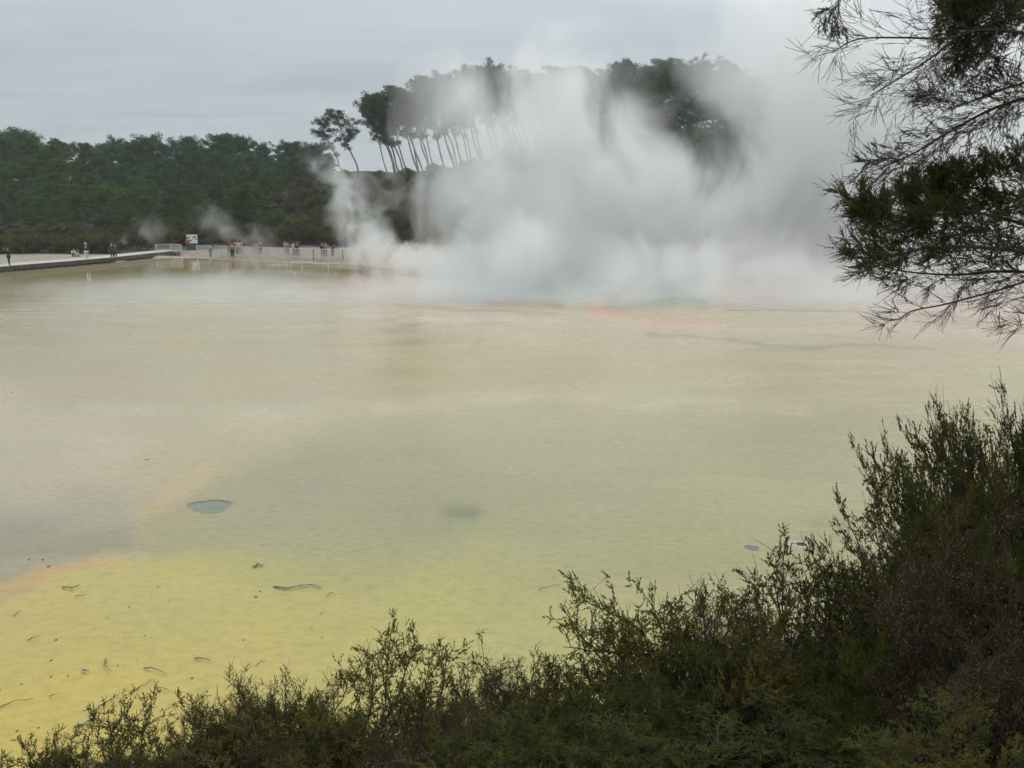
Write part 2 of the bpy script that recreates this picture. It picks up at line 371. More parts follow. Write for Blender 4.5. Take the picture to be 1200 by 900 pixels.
c = mixc(nt, sub(nt, 'MULTIPLY', fm, .65), c, (.16, .14, .07))
# fine cracks that wander across the sediment
mw = nt.nodes.new('ShaderNodeVectorMath'); mw.operation = 'ADD'; L(ob, mw.inputs[0])
nn = nt.nodes.new('ShaderNodeTexNoise'); nn.inputs['Scale'].default_value = .8; nn.inputs['Detail'].default_value = 3; L(ob, nn.inputs[0])
sc2 = nt.nodes.new('ShaderNodeVectorMath'); sc2.operation = 'SCALE'; sc2.inputs['Scale'].default_value = 2.2; L(nn.outputs['Color'], sc2.inputs[0]); L(sc2.outputs[0], mw.inputs[1])
vo = nt.nodes.new('ShaderNodeTexVoronoi'); vo.feature = 'DISTANCE_TO_EDGE'; vo.inputs['Scale'].default_value = .28; L(mw.outputs[0], vo.inputs[0])
ck = ramp(nt, vo.outputs['Distance'], [(0, (1, 1, 1)), (.022, (0, 0, 0))])
c = mixc(nt, sub(nt, 'MULTIPLY', sub(nt, 'MULTIPLY', ck, .28), fine), c, (.25, .25, .14))
L(c, b.inputs['Base Color'])
b.inputs['IOR'].default_value = 1.33
sy = nt.nodes.new('ShaderNodeSeparateXYZ'); L(ob, sy.inputs[0])
calm = nt.nodes.new('ShaderNodeMapRange'); calm.interpolation_type = 'SMOOTHSTEP'; L(sub(nt, 'SUBTRACT', sy.outputs[1], sub(nt, 'MULTIPLY', sy.outputs[0], .25)), calm.inputs[0]); calm.inputs[1].default_value = 56; calm.inputs[2].default_value = 78; calm.inputs[3].default_value = 1; calm.inputs[4].default_value = .18
L(sub(nt, 'MULTIPLY', ramp(nt, big, [(.35, (.14,)*3), (.7, (.36,)*3)]), calm.outputs[0]), b.inputs['Roughness'])
mr = nt.nodes.new('ShaderNodeMapping'); L(ob, mr.inputs[0]); mr.inputs['Scale'].default_value = (.5, 1, 1)
rip = noise_node(nt, 3.5, 3, .6, mr.outputs[0])
bp = nt.nodes.new('ShaderNodeBump'); bp.inputs['Strength'].default_value = .12; bp.inputs['Distance'].default_value = .02
L(rip, bp.inputs['Height']); L(bp.outputs[0], b.inputs['Normal'])
wx_ = blend_axis([(-75, -30, 90), (-30, 30, 330), (30, 62, 60)])
wy_ = blend_axis([(7.5, 20, 170), (20, 45, 170), (45, 70, 140), (70, 100, 90)])
wtr = link('water', grid_mesh('water', wx_, wy_, lambda X, Y: 0*X, pool_col, M['pool'])); wtr['kind'] = 'structure'

def ground_z(x, y): return float(max(height(x, y), 0.0))

# ------------------------------------------------------------------ hot vents in the pool floor
def vent(px, py, rx, ry, colr, label, rimc, wide=0.0):
    c = on(px, py); t = empty('hot_spring', (c.x, c.y, 0)); tag(t, label, 'hot spring', 'small vents in the pool bed')
    n = 40; ph = random.random()*6
    def ringr(a, s): return s*(1+.08*math.sin(2*a+ph)+.09*math.sin(3*a+2*ph)+.05*math.sin(5*a)+.025*math.sin(9*a+ph)+.02*math.sin(14*a))
    V = [(.06*rx, -.10*ry, .008)]; T = []; Q = []
    for k in range(n):
        a = 2*PI*k/n; V.append((rx*(.03+.97*ringr(a, 1)*math.cos(a)), ry*(-.14+.93*ringr(a, 1)*math.sin(a)), .008))
    T = [(0, 1+k, 1+(k+1) % n) for k in range(n)]
    W_ = [(0, 0, .004)]+[(rx*ringr(2*PI*k/n, 1)*math.cos(2*PI*k/n), ry*ringr(2*PI*k/n, 1)*math.sin(2*PI*k/n), .004) for k in range(n)]
    link('edge_shade', np_mesh('vent_edge_shade', W_, None, T, [simple_mat('vent_edge_shade', tuple(x*.45 for x in colr), tuple(x*.6 for x in colr), 5, .8)], True), t)  # flat dark disc: its bared crescent paints shade inside the vent's far edge
    mw_ = simple_mat('vent_water', colr, tuple(x*.8 for x in colr), 3, .5)
    link('water_surface', np_mesh('vent_water', V, None, T, [mw_], True), t)
    mw_.node_tree.nodes['Principled BSDF'].inputs['Specular IOR Level'].default_value = .15 if wide else .4
    V = []; prof = [(.97, -.01), (1.01, .009), (1.07+wide*.5, .011+wide*.05), (1.16+wide, .006), (1.2+wide, -.01)]
    for k in range(n):
        a = 2*PI*k/n
        for s, z in prof: V.append((rx*ringr(a, s)*math.cos(a), ry*ringr(a, s)*math.sin(a), z))
    m_ = len(prof)
    Q = [(k*m_+j, ((k+1) % n)*m_+j, ((k+1) % n)*m_+j+1, k*m_+j+1) for k in range(n) for j in range(m_-1)]
    link('rim', np_mesh('vent_rim', V, Q, None, [simple_mat('vent_rim', rimc, None, 6, .5, .3)], True), t)
vent(247, 593, .46, .42, (.17, .20, .15), 'dark blue-grey round vent in the pool near the tan band', tuple(s2l((140, 139, 108))*.8))
vent(881, 642, .13, .12, (.07, .10, .11), 'tiny blue-grey vent between the twin pale rings and the shrub tops', tuple(s2l((140, 140, 96))*.8))
vent(926, 637, .12, .10, (.36, .34, .22), 'empty pale ring beside a ring with a dark centre', (.52, .49, .40), .12)
vent(938, 638, .15, .12, (.02, .02, .015), 'small pale ring with a black centre beside the right shrubs', (.52, .49, .40), .16)

# ------------------------------------------------------------------ sticks and stones on the bed
def stick(pts, r, label, mat='stick', fork=None, z=.03):
    P = [on(px, py) for px, py in pts]; base = P[0].copy(); t = Geo()
    q = []
    for k in range(len(P)-1):
        for s in range(4): q.append(P[k].lerp(P[k+1], s/4))
    q.append(P[-1]); n = len(q)
    pts3 = [(p.x-base.x+random.gauss(0, r*.5), p.y-base.y+random.gauss(0, r*.5), z*(.6+.8*math.sin(PI*k/n)) + abs(random.gauss(0, .006))) for k, p in enumerate(q)]
    rad = [r*(1-.65*k/n)*(1+random.gauss(0, .1)) for k in range(n)]
    rad = [q_*.62 for q_ in rad]; t.tube(pts3, rad, 5)
    if fork:
        f = on(*fork); k0 = n//2; a = Vector(pts3[k0]); e = Vector((f.x-base.x, f.y-base.y, .02))
        t.tube([a.lerp(e, s/3) for s in range(4)], [rad[k0]*.7, rad[k0]*.6, rad[k0]*.4, rad[k0]*.2], 5)
    o = link('driftwood_stick', t.build('stick', M[mat], True), None, (base.x, base.y, 0)); tag(o, label, 'stick', 'sticks lying on the pool bed')
stick([(74, 689), (84, 691), (95, 687)], .022, 'short dark stick below the orange streak', fork=(82, 694))
stick([(321, 688), (336, 691), (352, 688), (365, 687), (374, 691)], .035, 'longest stick on the yellow bed, pale with dark ends', 'stick_pale', fork=(374, 686))
stick([(630, 692), (642, 690), (658, 686)], .014, 'thin dark stick on the green bed, above the middle shrubs')
stick([(32, 752), (40, 749), (47, 748)], .016, 'small grey stick on the yellow bed near the left edge')
stick([(124, 773), (123, 783), (131, 788)], .018, 'grey hooked stick bent like a letter J')
stick([(228, 773), (238, 774), (247, 776)], .018, 'brown stick, the right of the pair lying end to end', fork=(225, 768))
stick([(169, 784), (181, 786), (197, 792)], .016, 'curved grey stick above the straight slanting one')
stick([(153, 813), (168, 807), (181, 797)], .017, 'straight slanting dark stick on the yellow bed')
stick([(1, 830), (18, 824), (40, 821)], .016, 'long thin stick at the left edge of the yellow bed')
stick([(58, 818), (64, 817), (71, 814)], .012, 'faint short stick right of the long thin one')
stick([(88, 852), (108, 846), (125, 847), (140, 851)], .035, 'pale crooked branch in front of the lower left shrub', 'stick_pale')
stick([(108, 835), (125, 826), (140, 815)], .02, 'slanting grey stick just above the pale crooked branch')
stick([(97, 786), (104, 788)], .03, 'stubby pale stick on the yellow bed', 'stick_pale')
stick([(17, 722), (24, 718)], .022, 'short bleached stick near the left edge', 'stick_pale')
stick([(299, 665), (303, 663), (309, 664)], .04, 'white chip of wood alone on the green-yellow bed', 'stick_pale')
stick([(300, 782), (306, 778), (313, 776)], .014, 'thin stick beside the tall twigs of a shrub')
stick([(382, 700), (388, 697), (391, 697)], .013, 'tiny brown stick beside the longest stick')
stick([(248, 834), (258, 836), (270, 833)], .018, 'brown stick on the yellow bed touching the shrub tops')
stick([(88, 700), (97, 700), (102, 698)], .012, 'faint grey stick under the short dark stick')
stick([(190, 807), (198, 812)], .012, 'faint stub below the straight slanting stick')
stones = [(300, 700, .035), (305, 693, .025), (66, 750, .03), (60, 774, .025), (151, 712, .02), (138, 780, .018), (197, 690, .015), (225, 795, .03), (57, 664, .04), (50, 656, .03), (240, 833, .03), (225, 831, .03), (170, 745, .018), (34, 656, .025), (126, 724, .016),
          (0, 809, .02), (25, 802, .018), (60, 793, .02), (80, 792, .02), (198, 705, .015), (262, 702, .012), (285, 750, .02), (20, 857, .025), (45, 853, .022), (377, 719, .02), (377, 747, .014), (403, 737, .014), (185, 688, .02), (160, 773, .012)]
def blobmesh(name, r, mat, seed):
    bm = bmesh.new(); bmesh.ops.create_icosphere(bm, subdivisions=2, radius=1)
    for v in bm.verts:
        d = 1+.35*mnoise.noise(v.co*1.3+Vector((seed*7.1, 0, 0))); v.co *= d*r; v.co.z *= .5
    me = bpy.data.meshes.new(name); bm.to_mesh(me); bm.free(); me.materials.append(mat); me.polygons.foreach_set('use_smooth', [True]*len(me.polygons)); return me
for k, (px, py, r) in enumerate(stones):
    c = on(px, py); o = link('stone', blobmesh('stone', r*.75, M['stone'], k), None, (c.x, c.y, .01)); o.rotation_euler = (0, 0, random.random()*6)
    tag(o, 'small dark stone lying loose on the yellow pool bed', 'stone', 'dark stones strewn on the yellow pool bed')
for k, (px, py, r, lab) in enumerate([(172, 538, .06, 'white stone alone on the pale bed above the round vent'), (15, 460, .05, 'pale stone on the beige bed near the left edge')]):
    c = on(px, py); o = link('stone', blobmesh('stone', r, M['stone_pale'], 50+k), None, (c.x, c.y, .01)); tag(o, lab, 'stone')

# ------------------------------------------------------------------ far trees
def far_leaves(centers, radii, per, lw, ll, flat=.75, seed=0):
    """clumps of small leaf-sized faces"""
    rg = np.random.default_rng(seed); n = len(centers)
    c = np.repeat(np.asarray(centers), per, 0); r = np.repeat(np.asarray(radii), per)
    d = rg.normal(size=(n*per, 3)); d /= np.linalg.norm(d, axis=1)[:, None]
    rr = rg.random(n*per)**.45
    p = c + d*(rr*r)[:, None]*np.array([1, 1, flat])
    a = d*.7 + rg.normal(size=d.shape)*.6 + np.array([0, 0, .35]); a /= np.linalg.norm(a, axis=1)[:, None]
    b_ = np.cross(a, rg.normal(size=a.shape)); b_ /= np.linalg.norm(b_, axis=1)[:, None]
    s = (.6+.8*rg.random(len(p)))[:, None]
    A = a*ll*s; B = b_*lw*s
    V = np.stack([p-A*.5, p+B*.5, p+A*.5, p-B*.5], 1).reshape(-1, 3)
    return V, np.arange(len(V)).reshape(-1, 4)

def tree_proto(kind, seed, leafmat):
    """returns (trunk mesh, crown mesh, height)"""
    rg = random.Random(seed); t = Geo(); cen = []; rad = []
    if kind == 'tall':                 # bare leaning stem, crown high up
        H = 17; lean = -.33; n = 12
        ax = [(lean*H*(k/n)**1.15*.9 + .15*math.sin(k+seed), .15*math.cos(k*1.7), H*k/n) for k in range(n+1)]
        t.tube(ax, [.19*(1-.75*k/n) for k in range(n+1)], 6)
        for k in range(38):
            f = .40+.59*(k/38)**.85; a = rg.random()*2*PI; i = f*n; p = Vector(ax[int(i)]).lerp(Vector(ax[min(n, int(i)+1)]), i % 1)
            ln = (.5+3.1*math.sin(PI*min(1, max(0, (f-.38)/.68)))**.8*(1.25-.55*f))*rg.uniform(.45, 1.15)
            e = p + Vector((math.cos(a), math.sin(a), rg.uniform(.15, .9)))*ln
            t.tube([p, p.lerp(e, .5)+Vector((0, 0, -.12)), e], [.05, .035, .015], 4)
            if f < .55 and rg.random() < .5: continue
            cen.append(e); rad.append(rg.uniform(.55, 1.05)*(1.3-.5*f))
            cen.append(p.lerp(e, .55)+Vector((rg.gauss(0, .4), rg.gauss(0, .4), .2))); rad.append(rg.uniform(.5, .95))
        V, Q = far_leaves(cen, rad, 70, .12, .42, .9, seed)
    elif kind == 'pine':
        H = 11; n = 8; bx, by = rg.gauss(0, .3), rg.gauss(0, .3)
        ax = [(bx*(k/n), by*(k/n), H*k/n) for k in range(n+1)]
        t.tube(ax, [.22*(1-.8*k/n) for k in range(n+1)], 6)
        NB = 46
        for k in range(NB):
            f = .16+.82*(k/NB); a = k*2.4+rg.gauss(0, .4); i = f*n; p = Vector(ax[int(i)]).lerp(Vector(ax[min(n, int(i)+1)]), i % 1)
            ln = (3.5*(1-f)**.55*(.6+.4*math.sin(f*3)) + .4)*rg.uniform(.65, 1.2)
            e = p + Vector((math.cos(a), math.sin(a), rg.uniform(.1, .5)))*ln
            t.tube([p, p.lerp(e, .5), e], [.06, .04, .015], 4)
            for s in (1.0, .6):
                if ln*s < .4 and s < 1: continue
                cen.append(p.lerp(e, s)+Vector((rg.gauss(0, .15), rg.gauss(0, .15), rg.gauss(0, .1)))); rad.append(rg.uniform(.5, .95)*(.7+.3*s))
        V, Q = far_leaves(cen, rad, 62, .12, .42, .55, seed)
    elif kind == 'round':              # broad irregular pine crown for the skyline
        H = 11; n = 8
        ax = [(.3*math.sin(k*.8+seed), .2*math.cos(k), H*k/n) for k in range(n+1)]
        t.tube(ax, [.26*(1-.8*k/n) for k in range(n+1)], 6)
        for k in range(44):
            f = rg.uniform(.05, .98); a = rg.random()*2*PI; i = f*n; p = Vector(ax[int(i)]).lerp(Vector(ax[min(n, int(i)+1)]), i % 1)
            ln = (3.5*math.sqrt(max(.12, 1-((f-.5)/.55)**2)))*rg.uniform(.55, 1.15)
            e = p + Vector((math.cos(a), math.sin(a), rg.uniform(0, .6)))*ln
            t.tube([p, p.lerp(e, .5)+Vector((0, 0, -.1)), e], [.08, .05, .02], 4)
            cen.append(e); rad.append(rg.uniform(.7, 1.2)); cen.append(p.lerp(e, .55)); rad.append(rg.uniform(.6, 1.0))
        V, Q = far_leaves(cen, rad, 75, .13, .42, .65, seed)
    else:                              # scrub: many-stemmed dome
        H = 3.6
        for k in range(9):
            a = rg.random()*2*PI; r = rg.uniform(.3, 1.5); e = Vector((math.cos(a)*r, math.sin(a)*r, rg.uniform(1.8, 3.2)))
            t.tube([(0, 0, -.4), e*.4+Vector((0, 0, .1)), e], [.09, .06, .02], 4)
        for k in range(46):
            a = rg.random()*2*PI; u = rg.random()**.6; zz_ = rg.uniform(.25, 1)
            r = 2.1*u*math.sqrt(max(0.05, 1-(zz_-.3)**2*1.6))
            cen.append(Vector((math.cos(a)*r, math.sin(a)*r, zz_*H*(1-.25*u)))); rad.append(rg.uniform(.4, .75))
        V, Q = far_leaves(cen, rad, 95, .09, .24, .75, seed)
    return t.build('trunk', M['bark'], True), np_mesh('crown', V, Q, None, [leafmat]), H

PROTO = {}
def place_tree(name, key, kind, seeds, leafmat, x, y, h, rz, wid, label, cat, group, lean=0):
    sd_ = random.choice(seeds); kk = (key, sd_)
    if kk not in PROTO:
        tm, cm, H = tree_proto(kind, sd_, M[leafmat]); PROTO[kk] = (tm, cm, H)
    tm, cm, H = PROTO[kk]
    t = empty(name, (x, y, ground_z(x, y)-.15), rz); s = h/H; t.scale = (s*wid, s*wid, s)
    if lean: t.rotation_euler = (0, lean, rz)
    tag(t, label, cat, group)
    link('trunk', tm, t); link('crown', cm, t)
    return t
def skyline(table, px): return np.interp(px, [a for a, b in table], [b for a, b in table])

# left forest: tree heights follow the skyline of the photo
LS = [(-80, 150), (0, 143), (8, 155), (20, 155), (30, 146), (42, 151), (50, 158), (65, 168), (75, 160), (85, 164), (95, 172), (107, 180), (112, 172), (125, 170), (138, 170), (142, 162), (150, 161), (160, 166), (172, 171), (178, 160), (190, 157), (198, 171), (212, 171), (218, 159), (235, 162), (242, 176), (252, 165), (262, 155), (275, 156), (284, 170), (290, 158), (300, 160), (315, 170), (325, 180), (333, 188), (337, 178), (350, 172), (360, 181), (375, 186)]
rows = [(203, 34), (192, 38), (181, 22), (170, 20), (160, 18), (150, 17), (141, 16), (133, 14)]
for ri, (Yr, cnt) in enumerate(rows):
    for k in range(cnt):
        px = -70 + (460/cnt)*(k+.5) + random.uniform(-10, 10); Y = Yr+random.uniform(-4, 4)
        if ri >= 5 and px > 330: continue
        x = (px-600)/F*Y*.99
        zb = ground_z(x, Y)
        if ri < 2:
            zt = at(px, skyline(LS, px)+(random.uniform(-3, 2) if ri else random.uniform(-1, 9))+(3 if ri else 0), Y).z; h = max(8.5, zt-zb)
        else:
            mid = skyline(LS, px); fr = (ri-2)/6.0
            py = mid + 11 + (266-mid)*fr*.86 + random.uniform(-8, 8)
            h = max(6.0, min(15, at(px, py, Y).z-zb))
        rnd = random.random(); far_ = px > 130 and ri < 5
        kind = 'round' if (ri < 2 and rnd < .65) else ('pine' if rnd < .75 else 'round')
        lm = 'pine_haze' if far_ else 'pine'
        lab = ('dark haze-blue pine high on the hill behind the white sign' if far_ else 'dark green pine in the forest above the silica flats at left')
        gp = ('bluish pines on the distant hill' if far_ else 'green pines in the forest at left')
        place_tree('pine_tree', kind+lm, kind, [1, 2, 3, 4], lm, x, Y, h, random.random()*6.28, (random.uniform(.75, 1.0) if ri < 2 else random.uniform(1.15, 1.5)), lab, 'tree', gp)

# olive scrub belt at the hill's foot
SB = [(-80, 262), (0, 262), (100, 258), (150, 250), (185, 238), (225, 226), (260, 222), (290, 238), (320, 225), (350, 212), (372, 206), (400, 205), (440, 207), (480, 212), (500, 212), (600, 215), (1000, 230)]
for ri, (Yr, cnt, p0, p1) in enumerate([(105, 20, -60, 140), (111, 20, -60, 165), (118, 28, -60, 500), (123, 25, -60, 500), (129, 24, -60, 510), (136, 18, 110, 540), (144, 13, 280, 560), (152, 12, 340, 600), (160, 22, 375, 760)]):
    for k in range(cnt):
        px = p0 + (p1-p0)/cnt*(k+.5)+random.uniform(-6, 6); Y = Yr+random.uniform(-2, 2)
        x = (px-600)/F*Y*.99; zb = ground_z(x, Y)
        py = skyline(SB, px); ri2 = max(0, ri-2); fr = min(ri2/5.0, 1.05)
        tgt = 286-(286-py)*(.35+.65*fr) + random.uniform(-5, 5)
        h = at(px, tgt, Y).z-zb
        if h < 1.2: h = random.uniform(1.6, 2.6)
        h = min(h, 6.0)
        lm = 'scrub' if random.random() < .72 else 'scrub_green'
        right = px > 300
        place_tree('scrub_bush', 'scrub'+lm, 'scrub', [1, 2, 3], lm, x, Y, h, random.random()*6.28, random.uniform(1.15, 1.6) if h < 4 else random.uniform(.85, 1.1),
                   'olive brown scrub bush on the slope below the leaning pines' if right else 'olive brown scrub bush at the foot of the left forest', 'bush',
                   'scrub below the leaning pines' if right else 'scrub along the foot of the left forest')

# tall leaning pines along the ridge
RS = [(365, 165), (385, 134), (400, 130), (420, 122), (450, 112), (480, 96), (510, 92), (545, 86), (575, 78), (610, 84), (650, 82), (690, 80), (730, 80), (770, 74), (810, 72), (845, 76), (880, 95), (920, 130), (960, 175), (1000, 200)]
def ridge_tree(px_top, Y, dy=0, lab=None, wid=None):
    top = at(px_top, skyline(RS, px_top)+dy, Y)
    x = top.x; zb = 12
    for _ in range(4): zb = ground_z(x + .27*(top.z-zb), Y)
    h = top.z-zb
    place_tree('leaning_pine', 'tall', 'tall', [1, 2, 3, 4, 5], 'pine_ridge', x+.27*h, Y, h, random.uniform(-.4, .4), wid or random.uniform(.95, 1.25),
               lab or 'tall bare-stemmed pine leaning left on the ridge in the steam', 'tree', None if lab else 'leaning pines along the steaming ridge')
ridge_tree(383, 166, 4, 'leftmost leaning pine on the ridge, its crown above the dark scrub', 1.35)
ridge_tree(399, 168, 0, 'second leaning pine from the left end of the ridge', 1.35)
for px in list(range(430, 590, 5)): ridge_tree(px+random.uniform(-4, 4), 166+random.uniform(-6, 6), random.uniform(-4, 18))
for k in range(62):
    px = 590+ k*6.0 + random.uniform(-4, 4); ridge_tree(px, 164+random.uniform(-8, 10), random.uniform(-5, 20))
for (Yr, cnt, pa, pb) in ((153, 27, 108, 128), (142, 20, 150, 170), (130, 18, 200, 215)):     # forest on the slope below the ridge at right, seen through gaps in the steam
    for k in range(cnt):
        px = 655 + k*345/cnt + random.uniform(-6, 6); Y = Yr+random.uniform(-3, 3); x = (px-600)/F*Y
        py = random.uniform(pa, pb) + 85*sm(860, 1000, px); zb = ground_z(x, Y); h = max(5, at(px, py, Y).z-zb)
        place_tree('pine_tree', 'roundpine_ridge', 'round', [1, 2, 3], 'pine_ridge', x, Y, h, random.random()*6, random.uniform(.9, 1.2)*min(1.3, 11/h), 'grey-green pine on the slope showing through gaps in the steam', 'tree', 'pines on the slope inside the steam')
for k in range(0):     # lower trees on the slope below the ridge at right, seen through gaps in the steam
    px = 700 + k*11 + random.uniform(-5, 5); Y = 140+random.uniform(-6, 6); x = (px-600)/F*Y
    place_tree('pine_tree', 'pinepine_ridge', 'pine', [1, 2, 3], 'pine_ridge', x, Y, random.uniform(7, 11), random.random()*6, 1.2, 'grey-green pine on the slope showing through gaps in the steam', 'tree', 'pines on the slope inside the steam')

# ------------------------------------------------------------------ boardwalk, fence, sign
def poly_at(pts, z): return [on(px, py, z) for px, py in pts]
bw = poly_at([(-120, 327), (-60, 321), (0, 312.5), (40, 309), (90, 305), (135, 301), (175, 296.8), (213, 293)], .57)
M['plank'] = simple_mat('weathered_plank', (.46, .45, .42), (.34, .33, .30), 2, .85, .3)
M['dark'] = simple_mat('dark_shaded_timber', (.10, .095, .08), (.06, .055, .05), 3, .9)  # shadow under the boardwalk edge is in this colour; the sign stand is simply dark
def smooth_poly(P, k=6):
    out = []
    for i in range(len(P)-1):
        for s in range(k):
            t_ = s/k; p0 = P[max(i-1, 0)]; p1 = P[i]; p2 = P[i+1]; p3 = P[min(i+2, len(P)-1)]
            out.append(.5*((2*p1)+(-p0+p2)*t_+(2*p0-5*p1+4*p2-p3)*t_*t_+(-p0+3*p1-3*p2+p3)*t_**3))
    return out+[P[-1]]
bws = smooth_poly(bw, 8)
root = empty('boardwalk', (bws[0].x, bws[0].y, 0)); tag(root, 'low grey timber boardwalk edging the pool below the left forest', 'boardwalk')
g1, g2, g3, g4 = Geo(), Geo(), Geo(), Geo(); b0 = bws[0]; acc = 0
for i in range(len(bws)-1):
    a, b_ = bws[i], bws[i+1]; d = (b_-a); ln = d.length; d.normalize(); nrm = Vector((-d.y, d.x, 0)); rz = math.atan2(d.y, d.x)
    k = max(1, int(ln/.16))
    for s in range(k):
        p = a.lerp(b_, (s+.5)/k) + nrm*1.3 - Vector((b0.x, b0.y, 0)); g1.box((p.x, p.y, .55+random.uniform(-.004, .004)), (ln/k*.93, 2.6, .04), rz)
    p = a.lerp(b_, .5)-Vector((b0.x, b0.y, 0)); g2.box((p.x+nrm.x*.06, p.y+nrm.y*.06, .335), (ln*1.02, .05, .37), rz)
    q = p+nrm*2.5; g4.box((q.x, q.y, .40), (ln*1.02, .05, .2), rz)
    for off in (.15, 2.4):
        q = a-Vector((b0.x, b0.y, 0))+nrm*off; g3.box((q.x, q.y, .04), (.1, .1, .5), rz)
link('deck', g1.build('deck', M['plank']), root); link('edge_beam', g2.build('beam', M['dark']), root); link('edge_beam', g4.build('beam', M['dark']), root); link('footing', g3.build('footing', M['dark']), root)

M['rail'] = simple_mat('galvanised_rail', (.50, .48, .46), (.40, .38, .37), 6, .5)
M['post_dark'] = simple_mat('dark_post', (.14, .13, .12), None, 6, .7)
def fence(pts, label, zb=.32, hgt=1.05, dark=lambda i: False):
    P = smooth_poly(poly_at(pts, zb), 5); base = P[0].copy(); root = empty('fence', (base.x, base.y, 0)); tag(root, label, 'fence', 'railings along the far shore')
    tot = [0]
    for i in range(len(P)-1): tot.append(tot[-1]+(P[i+1]-P[i]).length)
    def pt(s):
        i = int(np.searchsorted(tot, s, side='right'))-1; i = min(max(i, 0), len(P)-2); f = (s-tot[i])/(tot[i+1]-tot[i]); return P[i].lerp(P[i+1], f)-Vector((base.x, base.y, 0))
    n = max(2, round(tot[-1]/1.7)); gm = Geo(); gr = Geo()
    for k in range(n+1):
        p = pt(tot[-1]*k/n); gp = Geo(); gp.box((p.x, p.y, zb+hgt/2-.1), (.09, .09, hgt+.16)); link('post', gp.build('post', M['post_dark' if dark(k) else 'rail']), root)
    m_ = max(8, int(tot[-1]/.6)); LL = [pt(tot[-1]*k/m_) for k in range(m_+1)]
    gr.tube([(p.x, p.y, zb+hgt) for p in LL], [.035]*len(LL), 6); link('top_rail', gr.build('rail', M['rail']), root)
    gr = Geo(); gr.tube([(p.x, p.y, zb+.12) for p in LL], [.022]*len(LL), 6); link('bottom_rail', gr.build('rail', M['rail']), root)
    for k in range(int(tot[-1]/.09)):
        p = pt(k*.09); gm.box((p.x, p.y, zb+hgt/2+.05), (.026, .02, hgt-.16))
    link('mesh_panel', gm.build('infill', M['rail']), root)
fence([(183, 297), (200, 296.4), (213, 297)], 'short length of pale railing left of the white sign')
fence([(231, 298.5), (265, 299.3), (300, 300.5), (335, 302), (370, 303.5), (402, 303.5)], 'long pale railing right of the white sign, people behind it', dark=lambda i: i > 9 and i % 2 == 0)
fence([(440, 300), (470, 298.5), (505, 297.5)], 'pale railing beyond the narrow steam column, people behind it', dark=lambda i: i % 2 == 1)

# sign: white board with small pictures on a dark stand
sp = on(222, 293.5, .35); sp.y += 1.2
root = empty('information_board', (sp.x, sp.y, .3), 0); tag(root, 'white picture board on a dark stand behind the person in red', 'sign')
px1 = sp.y/F
ga = Geo(); ga.box((0, 0, 1.42), (1.36, .05, 1.1)); link('board', ga.build('board', simple_mat('white_panel', (.72, .73, .74), (.66, .67, .68), 2, .5)), root)
ga = Geo(); ga.box((0, .02, .44), (1.42, .06, .84)); link('stand', ga.build('stand', M['dark']), root)
ga = Geo(); [ga.box((0, -.03, z_), (1.40, .03, .03)) for z_ in (.875, 1.965)]; [ga.box((x_, -.03, 1.42), (.03, .03, 1.06)) for x_ in (-.69, .69)]; link('frame', ga.build('frame', M['rail']), root)
gb = simple_mat('board_print_dark', (.08, .10, .09), (.2, .24, .2), 6, .6)
def print_blob(cx, cz, rx, rz_, mat, seed):
    V = [(cx, -.031, cz)]; n = 22
    for k in range(n):
        a = 2*PI*k/n; r = 1+.45*mnoise.noise(Vector((math.cos(a)*1.3, math.sin(a)*1.3, seed*3.1))); V.append((cx+rx*r*math.cos(a), -.031, cz+rz_*r*math.sin(a)))
    return V, [(0, 1+(k+1) % n, 1+k) for k in range(n)]
Vs = []; Ts = []; nv = 0
for (cx, cz, rx, rz_, sd_) in [(.36, 1.66, .24, .11, 1), (.16, 1.56, .12, .07, 2), (.47, 1.36, .13, .09, 3), (-.32, 1.55, .07, .13, 4), (-.44, 1.22, .14, .08, 5), (-.14, 1.24, .12, .12, 6), (.05, 1.36, .05, .05, 7)]:
    V, T = print_blob(cx, cz, rx, rz_, gb, sd_); Vs += V; Ts += [tuple(i+nv for i in t_) for t_ in T]; nv += len(V)
for row, (z_, n_) in enumerate([(1.83, 6), (1.77, 5)]):     # unreadable lines of small print
    for k in range(n_):
        x0 = -.60+k*.1; Vs += [(x0, -.031, z_), (x0+.075, -.031, z_), (x0+.075, -.031, z_+.022), (x0, -.031, z_+.022)]; Ts += [(nv, nv+1, nv+2), (nv, nv+2, nv+3)]; nv += 4
link('picture', np_mesh('print', Vs, None, Ts, [gb]), root)

# ------------------------------------------------------------------ people
def skin_mesh(name, verts, edges, radii, mat_, levels=1):
    me = bpy.data.meshes.new(name); me.from_pydata([tuple(v) for v in verts], edges, []); o = bpy.data.objects.new(name, me); COL.objects.link(o)
    md = o.modifiers.new('skin', 'SKIN'); md.use_smooth_shade = True
    sv = me.skin_vertices[0].data
    for i, r in enumerate(radii): sv[i].radius = (r, r) if not isinstance(r, tuple) else r; sv[i].use_root = (i == 0)
    ss = o.modifiers.new('s', 'SUBSURF'); ss.levels = levels; ss.render_levels = levels
    dg = bpy.context.evaluated_depsgraph_get(); r_ = bpy.data.meshes.new_from_object(o.evaluated_get(dg)); r_.name = name
    bpy.data.objects.remove(o); bpy.data.meshes.remove(me)
    r_.materials.clear(); r_.materials.append(mat_); return r_

